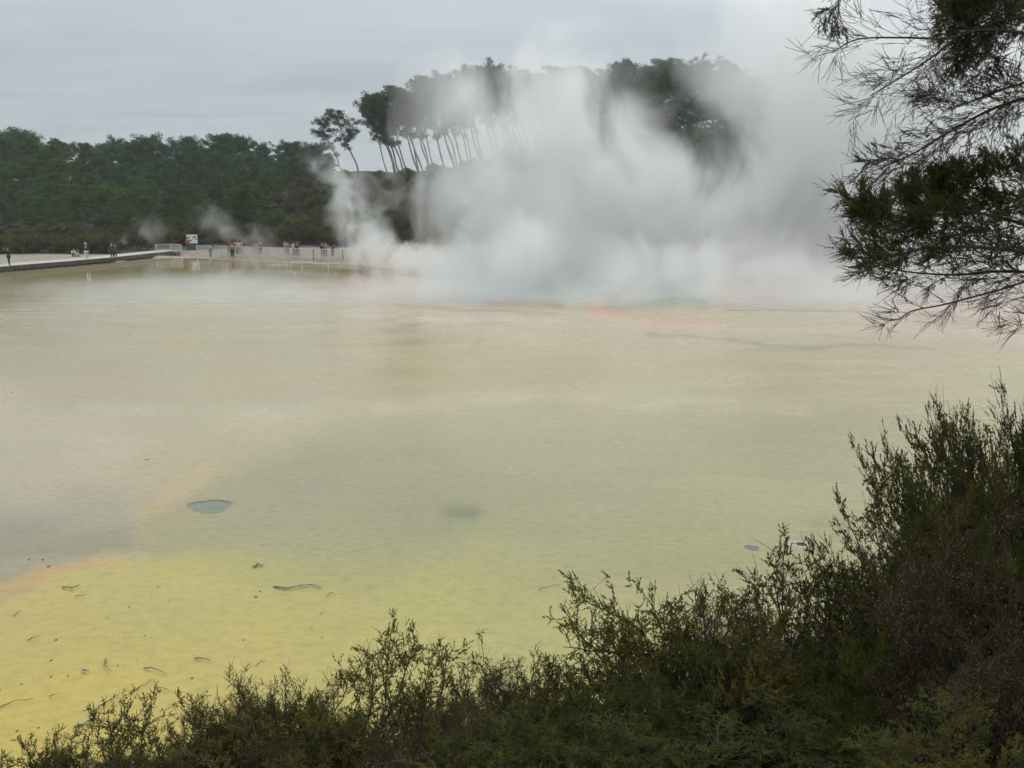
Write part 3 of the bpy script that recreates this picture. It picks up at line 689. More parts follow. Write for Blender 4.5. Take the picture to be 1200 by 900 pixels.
POSES = {}
def pose_joints(pose):
    J = dict(pel=(0, 0, .93), bel=(0, -.01, 1.08), che=(0, 0, 1.30), nec=(0, 0, 1.47), hea=(0, -.02, 1.60), top=(0, -.01, 1.70))
    for s, n in ((-1, 'l'), (1, 'r')):
        J['hip'+n] = (s*.10, 0, .90); J['kne'+n] = (s*.11, -.02, .49); J['ank'+n] = (s*.12, .02, .09); J['toe'+n] = (s*.14, -.16, .035)
        J['sho'+n] = (s*.19, 0, 1.40); J['elb'+n] = (s*.25, .03, 1.12); J['wri'+n] = (s*.25, -.08, .88)
    if pose == 'photo':     # both hands raised to the face
        for s, n in ((-1, 'l'), (1, 'r')): J['elb'+n] = (s*.27, -.20, 1.27); J['wri'+n] = (s*.09, -.30, 1.50)
    if pose == 'oneup':
        J['elbr'] = (.30, -.14, 1.40); J['wrir'] = (.14, -.20, 1.60)
    if pose == 'walk':
        J['knel'] = (-.11, -.16, .52); J['ankl'] = (-.11, -.22, .10); J['toel'] = (-.12, -.40, .05); J['kner'] = (.11, .03, .49); J['ankr'] = (.11, .24, .13); J['toer'] = (.12, .10, .03)
        J['wril'] = (-.24, .02, .88); J['elbl'] = (-.25, .12, 1.12); J['wrir'] = (.24, -.24, .95)
    if pose == 'fold':
        for s, n in ((-1, 'l'), (1, 'r')): J['elb'+n] = (s*.24, -.06, 1.12); J['wri'+n] = (s*.05, -.24, 1.14)
    if pose == 'lean':      # bending forward over the railing
        for k_, v in dict(bel=(0, -.08, 1.06), che=(0, -.24, 1.20), nec=(0, -.36, 1.30), hea=(0, -.46, 1.38), top=(0, -.52, 1.45)).items(): J[k_] = v
        for s, n in ((-1, 'l'), (1, 'r')): J['sho'+n] = (s*.18, -.30, 1.25); J['elb'+n] = (s*.24, -.44, 1.06); J['wri'+n] = (s*.14, -.58, 1.02)
    if pose == 'sit':       # seated on the ground, knees up
        for k_, v in dict(pel=(0, .05, .13), bel=(0, .10, .27), che=(0, .06, .50), nec=(0, 0, .67), hea=(0, -.06, .80), top=(0, -.06, .90)).items(): J[k_] = v
        for s, n in ((-1, 'l'), (1, 'r')):
            J['hip'+n] = (s*.10, 0, .13); J['kne'+n] = (s*.13, -.36, .47); J['ank'+n] = (s*.12, -.56, .09); J['toe'+n] = (s*.13, -.74, .035)
            J['sho'+n] = (s*.18, .03, .60); J['elb'+n] = (s*.25, -.14, .40); J['wri'+n] = (s*.07, -.38, .42)
    return {k_: Vector(v) for k_, v in J.items()}

def person_parts(pose):
    if pose in POSES: return POSES[pose]
    J = pose_joints(pose); names = []; V = []; E = []; R = []
    def v(p, r, par=None):
        V.append(Vector(p)); R.append(r); i = len(V)-1
        if par is not None: E.append((par, i))
        return i
    fw = Vector((0, -1, 0))
    pel = v(J['pel'], (.135, .105)); bel = v(J['bel'], (.12, .09), pel); che = v(J['che'], (.145, .105), bel)
    nec = v(J['nec'], .055, che); hd = v(J['hea'], .085, nec); tp = v(J['top'], .07, hd)
    for n, s in (('l', -1), ('r', 1)):
        h = v(J['hip'+n], .095, pel); kn = v(J['kne'+n], .058, h); an = v(J['ank'+n], .038, kn); v(J['toe'+n], .032, an)
        sh = v(J['sho'+n], .062, che); el = v(J['elb'+n], .042, sh); wr = v(J['wri'+n], .026, el)
        d = (J['wri'+n]-J['elb'+n]).normalized(); side = d.cross(Vector((0, 1, .2))).normalized()
        pal = v(J['wri'+n]+d*.06, .03, wr)
        for q, (off, ln) in enumerate([(-.03, .07), (-.01, .085), (.01, .08), (.03, .062)]):
            k1 = v(J['wri'+n]+d*.095+side*off, .010, pal); v(J['wri'+n]+d*(.095+ln)+side*off*1.1+Vector((0, -.012, 0)), .008, k1)
        v(J['wri'+n]+d*.07-side*.055, .010, pal)
    body = skin_mesh('body', V, E, R, M['skin'])
    # face: nose, ears, eyes and mouth pressed on the head
    # shirt
    V, E, R = [], [], []
    pe = v(J['pel']+Vector((0, 0, .02)), (.158, .128)); be = v(J['bel'], (.145, .115), pe); ch = v(J['che'], (.168, .128), be); v(J['nec'].lerp(J['che'], .25), .075, ch)
    for n in 'lr':
        sh = v(J['sho'+n], .082, ch); el = v(J['elb'+n], .060, sh); v(J['wri'+n].lerp(J['elb'+n], .15), .045, el)
    shirt = skin_mesh('shirt', V, E, R, M['skin'])
    V, E, R = [], [], []
    pe = v(J['pel'], (.15, .122))
    for n in 'lr':
        h = v(J['hip'+n], .112, pe); kn = v(J['kne'+n], .078, h); v(J['ank'+n].lerp(J['kne'+n], .1), .060, kn)
    trousers = skin_mesh('trousers', V, E, R, M['skin'])
    V, E, R = [], [], []
    for n in 'lr': pass
    POSES[pose] = (body, shirt, trousers, J); return POSES[pose]
def hair_mesh(J, long=False):
    bm = bmesh.new(); bmesh.ops.create_uvsphere(bm, u_segments=14, v_segments=9, radius=.105)
    c = J['hea'].lerp(J['top'], .45)+Vector((0, .02, 0))
    for v in list(bm.verts):
        if v.co.y < -.045 and v.co.z < .045: v.co.y = -.045+v.co.y*.1
        v.co.z *= 1.08
        if v.co.z < -.03 and long: v.co.z -= .10; v.co.y += .03
    bmesh.ops.translate(bm, verts=bm.verts, vec=c); me = bpy.data.meshes.new('hair'); bm.to_mesh(me); bm.free()
    me.polygons.foreach_set('use_smooth', [True]*len(me.polygons)); me.materials.append(M['skin']); return me
def hat_mesh(J):
    bm = bmesh.new(); bmesh.ops.create_cone(bm, cap_ends=True, segments=18, radius1=.19, radius2=.18, depth=.015)
    r = bmesh.ops.create_cone(bm, cap_ends=True, segments=18, radius1=.105, radius2=.085, depth=.11); bmesh.ops.translate(bm, verts=r['verts'], vec=(0, 0, .055))
    bmesh.ops.translate(bm, verts=bm.verts, vec=J['top']+Vector((0, .01, .0))); me = bpy.data.meshes.new('hat'); bm.to_mesh(me); bm.free(); me.materials.append(M['skin']); return me
def face_mesh(J, what):
    bm = bmesh.new(); c = J['hea']
    def ball(p, s):
        r = bmesh.ops.create_uvsphere(bm, u_segments=8, v_segments=6, radius=1)
        for v in r['verts']: v.co = Vector((v.co.x*s[0], v.co.y*s[1], v.co.z*s[2]))+c+Vector(p)
    if what == 'eye': ball((-.032, -.072, .03), (.012, .008, .007)); ball((.032, -.072, .03), (.012, .008, .007)); ball((0, -.076, -.045), (.024, .006, .005))
    else: ball((0, -.085, 0), (.012, .02, .022)); ball((-.086, .01, 0), (.012, .018, .028)); ball((.086, .01, 0), (.012, .018, .028))
    me = bpy.data.meshes.new(what); bm.to_mesh(me); bm.free(); me.materials.append(M['skin']); return me
M['skin'] = simple_mat('skin', (.42, .26, .19), (.38, .23, .17), 5, .6)
M['dark_eye'] = simple_mat('dark_eye', (.03, .02, .02), None, 5, .4)
M['shoe'] = simple_mat('shoe', (.05, .05, .055), None, 5, .6)
CLOTH = {}
def cloth(c):
    if c not in CLOTH: CLOTH[c] = simple_mat('cloth', c, tuple(x*.8 for x in c), 9, .85)
    return CLOTH[c]
def setmat(o, m):
    o.material_slots[0].link = 'OBJECT'; o.material_slots[0].material = m
HAIR = {}
def person(px, py, pose, rz, shirt, trs, hair, label, hat=None, h=1.0, z=None, zoff=.42, Y=None):
    z = zoff if z is None else z
    if Y is None: c = on(px, py, z)
    else: c = Vector(((px-600)/F*Y*cP*1.0, Y, 0)); c.x = at(px, 290, Y).x
    z = max(ground_z(c.x, c.y), z if Y is None else 0)
    body, sh, tr, J = person_parts(pose)
    t = empty('person', (c.x, c.y, z), rz); t.scale = (h, h, h); tag(t, label, 'person')
    link('body', body, t); o = link('shirt', sh, t); setmat(o, cloth(shirt)); o = link('trousers', tr, t); setmat(o, cloth(trs))
    for key, fn, mt in (('hair', lambda: hair_mesh(J, hair[0] > .1), cloth(hair)), ('eye', lambda: face_mesh(J, 'eye'), M['dark_eye']), ('nose', lambda: face_mesh(J, 'nose'), M['skin'])):
        kk = (pose, key, hair[0] > .1)
        if kk not in HAIR: HAIR[kk] = fn()
        if key != 'hair': key = 'face_detail' if key == 'eye' else 'nose_and_ears'
        o = link(key, HAIR[kk], t); setmat(o, mt)
    if hat:
        kk = (pose, 'hat')
        if kk not in HAIR: HAIR[kk] = hat_mesh(J)
        o = link('hat', HAIR[kk], t); setmat(o, cloth(hat))
    return t
BLK = (.02, .02, .02); BRN = (.05, .03, .02); NAVY = (.02, .022, .045); WHT = (.62, .62, .62); GRY = (.3, .31, .33); RED = (.4, .07, .06); PNK = (.42, .24, .23); ORG = (.42, .14, .09); CRM = (.55, .48, .38); JEAN = (.06, .09, .18)
person(11.5, 312.5, 'photo', -1.0, NAVY, BLK, BLK, 'person in dark clothes on the boardwalk with hands raised, left edge', h=1.08, zoff=.57)
person(87, 300.5, 'sit', .6, WHT, NAVY, BLK, 'person in a white top sitting on the flats, left of a seated pair', z=.3)
person(92.5, 300.5, 'sit', -.2, BLK, WHT, BLK, 'person in a black top and pale trousers sitting, right of a seated pair', z=.3)
person(102, 305, 'walk', .5, NAVY, WHT, BLK, 'person in a pale hat, dark top and white trousers on the boardwalk', hat=(.6, .56, .45), h=1.0, zoff=.57)
person(132, 302.8, 'stand', 0, (.05, .05, .06), BLK, BRN, 'person in black on the boardwalk, left of two standing close', h=.98, zoff=.57)
person(135.4, 302.4, 'stand', .3, (.10, .10, .12), BLK, BLK, 'person in dark grey on the boardwalk, right of two standing close', h=.92, zoff=.57)
person(221, 294.5, 'stand', PI, RED, JEAN, BLK, 'person in a red top and blue jeans in front of the white board', h=1.0, z=.34)
person(246, 290, 'lean', 1.2, GRY, GRY, BLK, 'person in light grey bending forward behind the long railing', Y=100)
person(268.5, 290, 'stand', .2, BLK, BLK, BLK, 'person in black with black hair at the left end of the group behind the railing', Y=101)
person(271.8, 290, 'photo', -.4, PNK, BLK, BRN, 'person in pink with raised hands in the group behind the railing', Y=99.5)
person(275.5, 290, 'stand', .5, (.35, .07, .08), NAVY, BLK, 'person in dark red in the middle of the group behind the railing', Y=101)
person(279, 290, 'stand', -.2, CRM, BRN, (.2, .13, .07), 'person in a cream top in the group behind the railing', Y=100)
person(282.5, 290, 'stand', .9, PNK, GRY, BLK, 'person in pale pink at the right end of the group behind the railing', Y=101.5)
person(297, 290, 'stand', .2, PNK, WHT, BRN, 'short person in pink just right of the group behind the railing', h=.8, Y=103)
person(300.5, 290, 'fold', 0, (.6, .3, .3), GRY, BRN, 'short person in rose beside another short person in pink', h=.8, Y=103)
person(305, 290, 'stand', .4, GRY, NAVY, (.4, .2, .12), 'ginger-haired person in grey behind the railing', h=1.0, Y=101)
person(334.5, 290, 'fold', .3, GRY, GRY, BRN, 'person in grey left of the person in orange-red by the railing', h=.95, Y=101)
person(338, 290, 'stand', -.3, ORG, NAVY, BRN, 'person in orange-red behind the railing beside two with raised hands', h=.9, Y=100)
person(344.5, 290, 'photo', .4, WHT, BLK, BLK, 'person in white with raised hands behind the railing', Y=97.5)
person(348.3, 290, 'oneup', .6, BLK, BLK, BRN, 'person in black with one hand raised behind the railing', h=1.05, Y=96.8)
person(377.8, 290, 'stand', -.3, BLK, JEAN, BLK, 'person in a black jacket left of the person photographing by the railing', Y=96.5)
person(381.8, 290, 'photo', .1, (.25, .22, .2), NAVY, BRN, 'person in brown with hands at the face by the railing', Y=96)
person(389.5, 290, 'lean', .9, NAVY, JEAN, BLK, 'person in navy leaning on the railing beside the steam column', Y=97.5)
person(453.5, 290, 'stand', .1, (.7, .7, .7), GRY, BRN, 'person in a white top and white hat right of the steam column', hat=(.7, .7, .68), h=.93, Y=101)
person(460, 290, 'stand', -.2, (.04, .05, .06), NAVY, BRN, 'person in dark clothes and pale hat right of the steam column', hat=(.6, .58, .54), h=1.0, Y=101.5)
person(476.5, 290, 'fold', -.2, (.5, .42, .38), GRY, BRN, 'person in beige left of the person in bright orange', h=.9, Y=103)
person(482.8, 290, 'stand', .2, ORG, BLK, BRN, 'person in bright orange right of the steam column', h=.92, Y=103)
person(488, 290, 'stand', .7, PNK, GRY, BRN, 'person in pale pink at the edge of the main steam cloud', h=.85, Y=104)

# ------------------------------------------------------------------ near shrubs and the tree at right
def sprig_template(seed, length, nleaf, ll, lw, whorl=.9, droop=0):
    rg = np.random.default_rng(seed); g = Geo()
    n = 5; s = np.linspace(0, 1, n); P = np.stack([.05*np.sin(s*2+seed)*length, .04*np.cos(s*3+seed)*length-.04*length, s*length], 1)
    stem = Geo(); stem.tube(P, .0016*(1-.6*s)+.0004, 3)
    t = rg.random(nleaf)*.95+.05; a = np.arange(nleaf)*2.4+rg.normal(size=nleaf)*.3
    base = np.stack([np.interp(t, s, P[:, i]) for i in range(3)], 1)
    out_ = np.stack([np.cos(a), np.sin(a), np.zeros(nleaf)], 1)
    up = np.array([0, 0, 1.0]); k = (.5+.5*rg.random(nleaf))[:, None]
    d = out_*k*whorl + up*(.55+.5*t[:, None]); d /= np.linalg.norm(d, axis=1)[:, None]
    w_ = np.cross(d, rg.normal(size=d.shape)); w_ /= np.linalg.norm(w_, axis=1)[:, None]
    sz = (.7+.6*rg.random(nleaf))[:, None]*(1.1-.4*t[:, None])
    A = d*ll*sz; B = w_*lw*sz*.5
    V = np.stack([base, base+A*.5+B, base+A, base+A*.5-B], 1).reshape(-1, 3)
    return (np.concatenate(stem.V), np.concatenate(stem.Q)), (V, np.arange(len(V)).reshape(-1, 4))
SPR = [sprig_template(k, .075, 22, .015, .0088, 1.2) for k in range(6)]
SPR_FINE = [sprig_template(k+20, .09, 24, .013, .0066, 1.0) for k in range(6)]
SPR_TINY = [sprig_template(k+60, .05, 16, .0105, .0052, 1.1) for k in range(6)]
SPR_BARE = [sprig_template(k+40, .14, 3, .010, .003, .7) for k in range(4)]

def frames(dirs, rg):
    d = dirs/np.linalg.norm(dirs, axis=1)[:, None]; r = rg.normal(size=d.shape); x = np.cross(r, d); x /= np.linalg.norm(x, axis=1)[:, None]; y = np.cross(d, x)
    return np.stack([x, y, d], -1)
def stamp(geo_stem, geo_leaf, tmpl, pos, dirs, scale, rg, which='both'):
    pos = np.asarray(pos); dirs = np.asarray(dirs); 
    if not len(pos): return
    idx = rg.integers(0, len(tmpl), len(pos)); Fm = frames(dirs, rg)
    for k in range(len(tmpl)):
        sel = np.where(idx == k)[0]
        if not len(sel): continue
        (sv, sq), (lv, lq) = tmpl[k]
        for gg, vv, qq in ((geo_stem, sv, sq), (geo_leaf, lv, lq)):
            W = np.einsum('nij,vj->nvi', Fm[sel]*scale[sel][:, None, None], vv) + pos[sel][:, None]
            Q = qq[None] + (np.arange(len(sel))*len(vv))[:, None, None]
            gg.add(W.reshape(-1, 3), Q.reshape(-1, 4))

def grow(rg, stem, tips, p, d, ln, r, lev, up=.25, spread=.7, kids=(6, 6, 5), wob=.12, down=0, side=None):
    n = 6; pts = [np.array(p, float)]; d = np.array(d, float); d /= np.linalg.norm(d); dirs = [d]
    for k in range(n):
        d = d + rg.normal(size=3)*wob + np.array([0, 0, up*.12-down*.1]); d /= np.linalg.norm(d); pts.append(pts[-1]+d*ln/n); dirs.append(d)
    stem.tube(pts, [r*(1-.7*k/n) for k in range(n+1)], 5 if r > .012 else 3)
    if lev == 0:
        for k in range(1, n+1):
            for _ in range(1 if k < n else 2):
                q = dirs[k] + rg.normal(size=3)*.5*spread + np.array([0, 0, up*.5]); tips.append((pts[k], q))
        return
    nk = kids[min(lev-1, len(kids)-1)]
    for k in range(nk):
        f = .25+.75*(k+rg.random()*.6)/nk; f = min(f, .99); i = int(f*n); q = pts[i]+(pts[i+1]-pts[i])*(f*n-i)
        ax = rg.normal(size=3); ax -= ax.dot(dirs[i])*dirs[i]; ax /= np.linalg.norm(ax)+1e-9
        nd = dirs[i]*.8 + ax*spread + np.array([0, 0, up*.6-down*.3])
        grow(rg, stem, tips, q, nd, ln*(.62-.22*f)*rg.uniform(.8, 1.2), r*.5, lev-1, up, spread, kids, wob*1.2, down)

def shrub_proto(seed, H=1.7, stems=9, spread=.55, leaf='leaf', tmpl=None, kids=(6, 6), bare=.1, caps=False, dens=1.0, up=.3, wide=.65):
    rg = np.random.default_rng(seed); stem = Geo(); leaf_g = Geo(); tips = []
    for k in range(stems):
        a = 2*PI*k/stems+rg.random(); tilt = wide*rg.uniform(.15, 1.0)
        grow(rg, stem, tips, (.06*math.cos(a), .06*math.sin(a), -.1), (math.cos(a)*tilt, math.sin(a)*tilt, 1), H*.80*rg.uniform(.72, 1.12), .02, 2, up, spread, kids)
    P = np.array([t[0] for t in tips]); D = np.array([t[1] for t in tips])
    P = np.repeat(P, 2, 0)+rg.normal(size=(len(P)*2, 3))*.02; D = np.repeat(D, 2, 0)+rg.normal(size=P.shape)*.6
    P = P+0; keep = rg.random(len(P)) < dens; P, D = P[keep], D[keep]
    br = rg.random(len(P)) < bare; sc_ = rg.uniform(.7, 1.35, len(P))
    stamp(stem, leaf_g, tmpl or SPR, P[~br], D[~br], sc_[~br], rg); stamp(stem, leaf_g, SPR_BARE, P[br], D[br], sc_[br]*1.1, rg)
    zmax = P[:, 2].max()+.06; ti = P[:, 2].argmax(); topxy = (float(P[ti, 0]), float(P[ti, 1]))
    res = {'stem': stem.build('stem', M['twig']), 'foliage': leaf_g.build('foliage', M[leaf])}
    if caps:
        cg = Geo(); n = int(len(P)*1.1); ii = rg.integers(0, len(P), n); q = P[ii]+rg.normal(size=(n, 3))*.035
        o = np.array([[1, 0, 0], [0, 1, 0], [-1, 0, 0], [0, -1, 0], [0, 0, 1], [0, 0, -1.0]])
        F_ = np.array([[0, 1, 4, 4], [1, 2, 4, 4], [2, 3, 4, 4], [3, 0, 4, 4], [1, 0, 5, 5], [2, 1, 5, 5], [3, 2, 5, 5], [0, 3, 5, 5]])
        V = (q[:, None]+o[None]*rg.uniform(.004, .009, n)[:, None, None]).reshape(-1, 3)
        T = (F_[None, :, :3]+(np.arange(n)*6)[:, None, None]).reshape(-1, 3)
        res['seed_heads'] = np_mesh('seed_heads', V, None, T, [M['capsule']], True)
    res['_top'] = topxy; return res, zmax
SH = {
 'a': shrub_proto(1, up=.2, spread=.75, wide=.7), 'b': shrub_proto(2, spread=.7, tmpl=SPR_FINE, up=.32, wide=.6),
 'c': shrub_proto(3, leaf='leaf_lush', spread=.65), 'd': shrub_proto(4, leaf='leaf_brown', bare=.3, tmpl=SPR_FINE, up=.5),
 'e': shrub_proto(5, leaf='leaf', spread=.6, wide=.9, kids=(5, 5)),
 'f': shrub_proto(6, leaf='leaf_brown', caps=True, bare=.45, spread=.75, up=-.1, wide=1.2),
 'g': shrub_proto(7, leaf='leaf_lush', spread=.6, wide=.7, up=.3), 'h': shrub_proto(8, leaf='leaf_brown', bare=.55, spread=.6, up=.3)}
CATN = {'a': 'shrub', 'b': 'shrub', 'c': 'shrub', 'd': 'shrub', 'e': 'shrub', 'f': 'shrub', 'g': 'shrub', 'h': 'shrub'}
def shrub(px, py, Y, key, label, wid=1.0, rz=None, tilt=0, name='manuka_shrub'):
    res, H = SH[key]; top = at(px, py, Y); zb = ground_z(top.x, Y); h = max(.5, top.z-zb)
    tilt = tilt or (random.uniform(-.30, -.12) if px > 1000 and key != 'f' else random.uniform(-.12, .12))
    s = h/H; w_ = wid*max(.75, min(1.25, s)); rz = random.random()*6.28 if rz is None else rz; tx, ty = res['_top']
    ox = (tx*math.cos(rz)-ty*math.sin(rz))*w_
    t = empty(name, (top.x-math.sin(tilt)*h-ox, Y, zb-.05), rz); t.scale = (w_, w_, s); t.rotation_mode = 'ZYX'; t.rotation_euler[1] = tilt
    tag(t, label, 'shrub', 'shrubs on the near bank')
    for nm, me in res.items():
        if me and nm[0] != '_': link(nm, me, t)
SL = [  # px, py of top, distance, kind, label
 (-20, 868, 8.3, 'a', 'low shrub cut off at the lower left corner'),
 (30, 872, 7.6, 'e', 'low olive shrub near the lower left corner'),
 (105, 822, 7.6, 'a', 'bushy olive shrub behind the pale crooked branch'),
 (180, 840, 7.2, 'e', 'rounded shrub right of the pale crooked branch'),
 (240, 848, 6.9, 'd', 'brown shrub between the rounded shrub and the tall twigs'),
 (318, 768, 6.9, 'b', 'shrub with tall upright twigs rising over the yellow bed'),
 (350, 782, 6.8, 'b', 'upright twiggy shrub beside the tall twigs'),
 (395, 806, 6.5, 'd', 'dull brown shrub left of the forked shrub'),
 (450, 738, 6.7, 'a', 'forked shrub with a leafy left arm over the yellow bed'),
 (520, 765, 6.6, 'e', 'loose shrub just right of the forked shrub'),
 (560, 762, 6.5, 'b', 'feathery upright shrub in the middle of the bank'),
 (610, 800, 6.2, 'h', 'half bare brown shrub in the middle of the bank'),
 (648, 738, 6.6, 'e', 'shrub with an arm reaching left below the thin dark stick'),
 (700, 775, 6.3, 'b', 'low feathery shrub left of the tall open shrub'),
 (835, 655, 6.7, 'a', 'tall open shrub with airy top below the green bed'),
 (770, 700, 6.5, 'e', 'spreading shrub between two taller open shrubs'),
 (925, 640, 6.8, 'a', 'tall shrub with round leafy head below the tiny vent'),
 (940, 668, 6.9, 'h', 'thin grey twiggy shrub below the twin pale rings'),
 (1000, 705, 6.9, 'g', 'green shrub at the left foot of the right-hand thicket'),
 (1080, 515, 7.2, 'e', 'tall feathery shrub on the left of the right-hand thicket'),
 (1060, 585, 6.9, 'g', 'green shrub reaching left from the right-hand thicket'),
 (1120, 448, 7.4, 'a', 'tallest airy shrub of the right-hand thicket'),
 (1150, 470, 7.0, 'a', 'tall shrub close to the right edge below the hanging branches'),
 (1198, 440, 7.2, 'd', 'tall brown-tipped shrub cut off by the right edge'),
 (1105, 580, 6.3, 'c', 'dense green shrub in the heart of the right-hand thicket'),
 (1150, 590, 6.0, 'c', 'dense green shrub right of the thicket heart'),
 (1205, 590, 5.3, 'f', 'dry shrub with pinkish seed heads at the right edge'),
 (1250, 560, 5.0, 'f', 'upper dry shrub with seed heads cut off by the right edge'),
 (1230, 735, 4.5, 'f', 'lower dry shrub with seed heads in the right corner'),
 (1060, 700, 5.6, 'c', 'dark green shrub under the thicket'),
 (1045, 770, 5.4, 'g', 'dark green shrub right of the pale bare ground'),
 (1080, 800, 4.9, 'h', 'twiggy brown shrub low in the right corner'),
 (990, 866, 5.0, 'c', 'low green shrub below the pale bare ground'),
 (860, 868, 5.0, 'g', 'low lush shrub at the bottom edge below the round leafy head'),
 (770, 805, 5.7, 'c', 'green shrub left of the pale bare ground'),
 (735, 800, 5.5, 'g', 'leafy green shrub in front of the tall open shrub'),
 (680, 800, 5.6, 'c', 'dense green shrub in front of the reaching arm'),
 (620, 846, 5.3, 'c', 'low green shrub at the bottom middle'),
 (540, 832, 5.6, 'd', 'brown shrub in front of the feathery upright one'),
 (560, 872, 5.1, 'g', 'bright green low shrub at the bottom edge'),
 (470, 846, 5.6, 'd', 'brown twiggy shrub in front of the forked shrub'),
 (400, 860, 5.7, 'e', 'dark olive shrub at the bottom edge below the dull brown one'),
 (320, 852, 6.0, 'd', 'dark brown shrub in front of the tall upright twigs'),
 (250, 876, 6.2, 'e', 'dark shrub at the bottom edge left of the twigs'),
 (160, 880, 6.6, 'd', 'dark low shrub at the bottom edge under the rounded one'),
 (740, 862, 5.0, 'g', 'lush low shrub at the bottom edge'),
 (1175, 640, 5.6, 'c', 'dark green shrub among the dry seed heads at the right edge'),
 (1120, 760, 5.0, 'c', 'dark green shrub left of the lower dry shrub'),
 (1055, 490, 7.1, 'a', 'open shrub with arching twigs left of the tallest one in the thicket'),
 (1020, 590, 6.6, 'e', 'arching shrub lowest on the left of the right-hand thicket'),
 (1200, 410, 7.6, 'e', 'shrub crown reaching highest at the very right edge'),
 (1130, 870, 4.0, 'g', 'bare twiggy shrub at the bottom right'),
]
for i, (px, py, Y, key, lab) in enumerate(SL):
    py += 3 if px < 600 else 0
    shrub(px, py, Y, key, lab, wid=.62 if (key == 'f' or px > 1000) else .95, name='dry_shrub' if key in 'fh' else 'manuka_shrub')

# bare pale rock showing in a gap of the scrub
bm = bmesh.new(); bmesh.ops.create_icosphere(bm, subdivisions=5, radius=1)
for v in bm.verts:
    c = v.co.copy(); d = 1+.28*mnoise.noise(c*1.4)+.16*mnoise.noise(c*3.3+Vector((4, 1, 2)))+.07*mnoise.noise(c*9)+.05*abs(mnoise.noise(c*19))
    v.co = Vector((c.x*d*.42, c.y*d*.3, c.z*d*.5))
me = bpy.data.meshes.new('rock'); bm.to_mesh(me); bm.free(); me.polygons.foreach_set('use_smooth', [True]*len(me.polygons))
M['rock'] = simple_mat('pale_rock', (.36, .33, .34), (.10, .09, .085), 9, .95, 1.0); me.materials.append(M['rock'])
p = at(912, 806, 7.3); o = link('rock_outcrop', me, None, p); tag(o, 'bare pale grey rock face showing in the gap between the dark shrubs', 'rock')
# tree whose trunk stands just outside the frame at right; its limbs hang into view
root = empty('manuka_tree', (5.2, 5.2, ground_z(5.2, 5.2))); tag(root, 'dark tree with fine twiggy branches hanging in from the right edge', 'tree')
rb = Vector(root.location)
def tree_limb(name, pts, r0, leafy, seed, kids=22, klen=.55, tmpl=SPR_TINY, mat='leaf_lush', caps=0, spread=.6, droop=0.0, lev=1, bare=.1, subk=6):
    rg = np.random.default_rng(seed); stem = Geo(); lf = Geo(); tips = []
    P = smooth_poly([at(*p) for p in pts], 6); P = [np.array(p-rb) for p in P]; n = len(P)
    stem.tube(P, [r0*(1-.85*k/n)+.001 for k in range(n)], 5)
    for k in range(kids):
        f = .12+.86*(k+rg.random())/kids; i = min(int(f*(n-1)), n-2); q = P[i]+(P[i+1]-P[i])*(f*(n-1)-i)
        d = P[i+1]-P[i]; d /= np.linalg.norm(d); ax = rg.normal(size=3)*np.array([1, .8, 1]); ax -= ax.dot(d)*d; ax /= np.linalg.norm(ax)
        nd = d*.9+ax*spread+np.array([0, 0, -droop])
        grow(rg, stem, tips, q, nd, klen*(1.1-.6*f)*rg.uniform(.6, 1.2), max(.0022, r0*.35*(1-.6*f)), lev, .1-droop, spread, (subk, 5), .10)
    T = np.array([t_[0] for t_ in tips]); D = np.array([t_[1] for t_ in tips])
    lv_ = rg.random(len(T)) < leafy; sc_ = rg.uniform(.6, 1.2, len(T))
    b_ = (~lv_)
    stamp(stem, lf, tmpl, T[lv_], D[lv_], sc_[lv_], rg)
    half = b_ & (rg.random(len(T)) < .6); stamp(stem, lf, SPR_BARE, T[half], D[half], sc_[half], rg)
    o = link('branch', stem.build('branch', M['twig']), root)
    if lf.V: link('foliage', lf.build('foliage', M[mat]), o)
    if caps:
        cg = Geo(); ii = rg.integers(0, len(T), caps); 
        oo = np.array([[1, 0, 0], [0, 1, 0], [-1, 0, 0], [0, -1, 0], [0, 0, 1], [0, 0, -1.0]]); F_ = np.array([[0, 1, 4], [1, 2, 4], [2, 3, 4], [3, 0, 4], [1, 0, 5], [2, 1, 5], [3, 2, 5], [0, 3, 5]])
        V = (T[ii][:, None]+oo[None]*.007).reshape(-1, 3); link('seed_heads', np_mesh('caps', V, None, (F_[None]+(np.arange(caps)*6)[:, None, None]).reshape(-1, 3), [M['twig']], True), o)
tk = Geo(); H0 = 4.8
tk.tube([(0, 0, -.3), (.05, 0, 1.2), (-.1, .1, 2.4), (.05, 0, 3.6), (-.1, -.1, H0+.6), (0, 0, H0+2.2)], [.16, .14, .12, .10, .08, .03], 8)
link('trunk', tk.build('trunk', M['bark'], True), root)
D_ = 5.6
tree_limb('a', [(1330, 60, D_), (1210, 40, D_-.1), (1150, 35, D_-.2), (1112, 45, D_-.2), (1060, 44, D_-.3), (1005, 46, D_-.3), (975, 62, D_-.3)], .011, .04, 1, 18, .42, subk=4)
tree_limb('b', [(1330, 30, D_), (1200, 20, D_), (1130, 40, D_), (1095, 65, D_), (1060, 88, D_), (1020, 112, D_)], .012, .05, 2, 22, .45, subk=4)
tree_limb('c', [(1150, -90, D_), (1080, -60, D_), (1020, -35, D_), (985, -5, D_), (985, 22, D_)], .010, .95, 3, 12, .28, droop=.4, subk=4)
tree_limb('d', [(1340, 10, D_+.2), (1230, 5, D_+.2), (1180, 15, D_+.2), (1140, 30, D_+.2)], .016, .9, 4, 20, .5, lev=2)
tree_limb('d2', [(1330, -60, D_+.4), (1230, -40, D_+.4), (1190, -20, D_+.4), (1145, -8, D_+.4)], .016, .9, 5, 20, .5, lev=2)
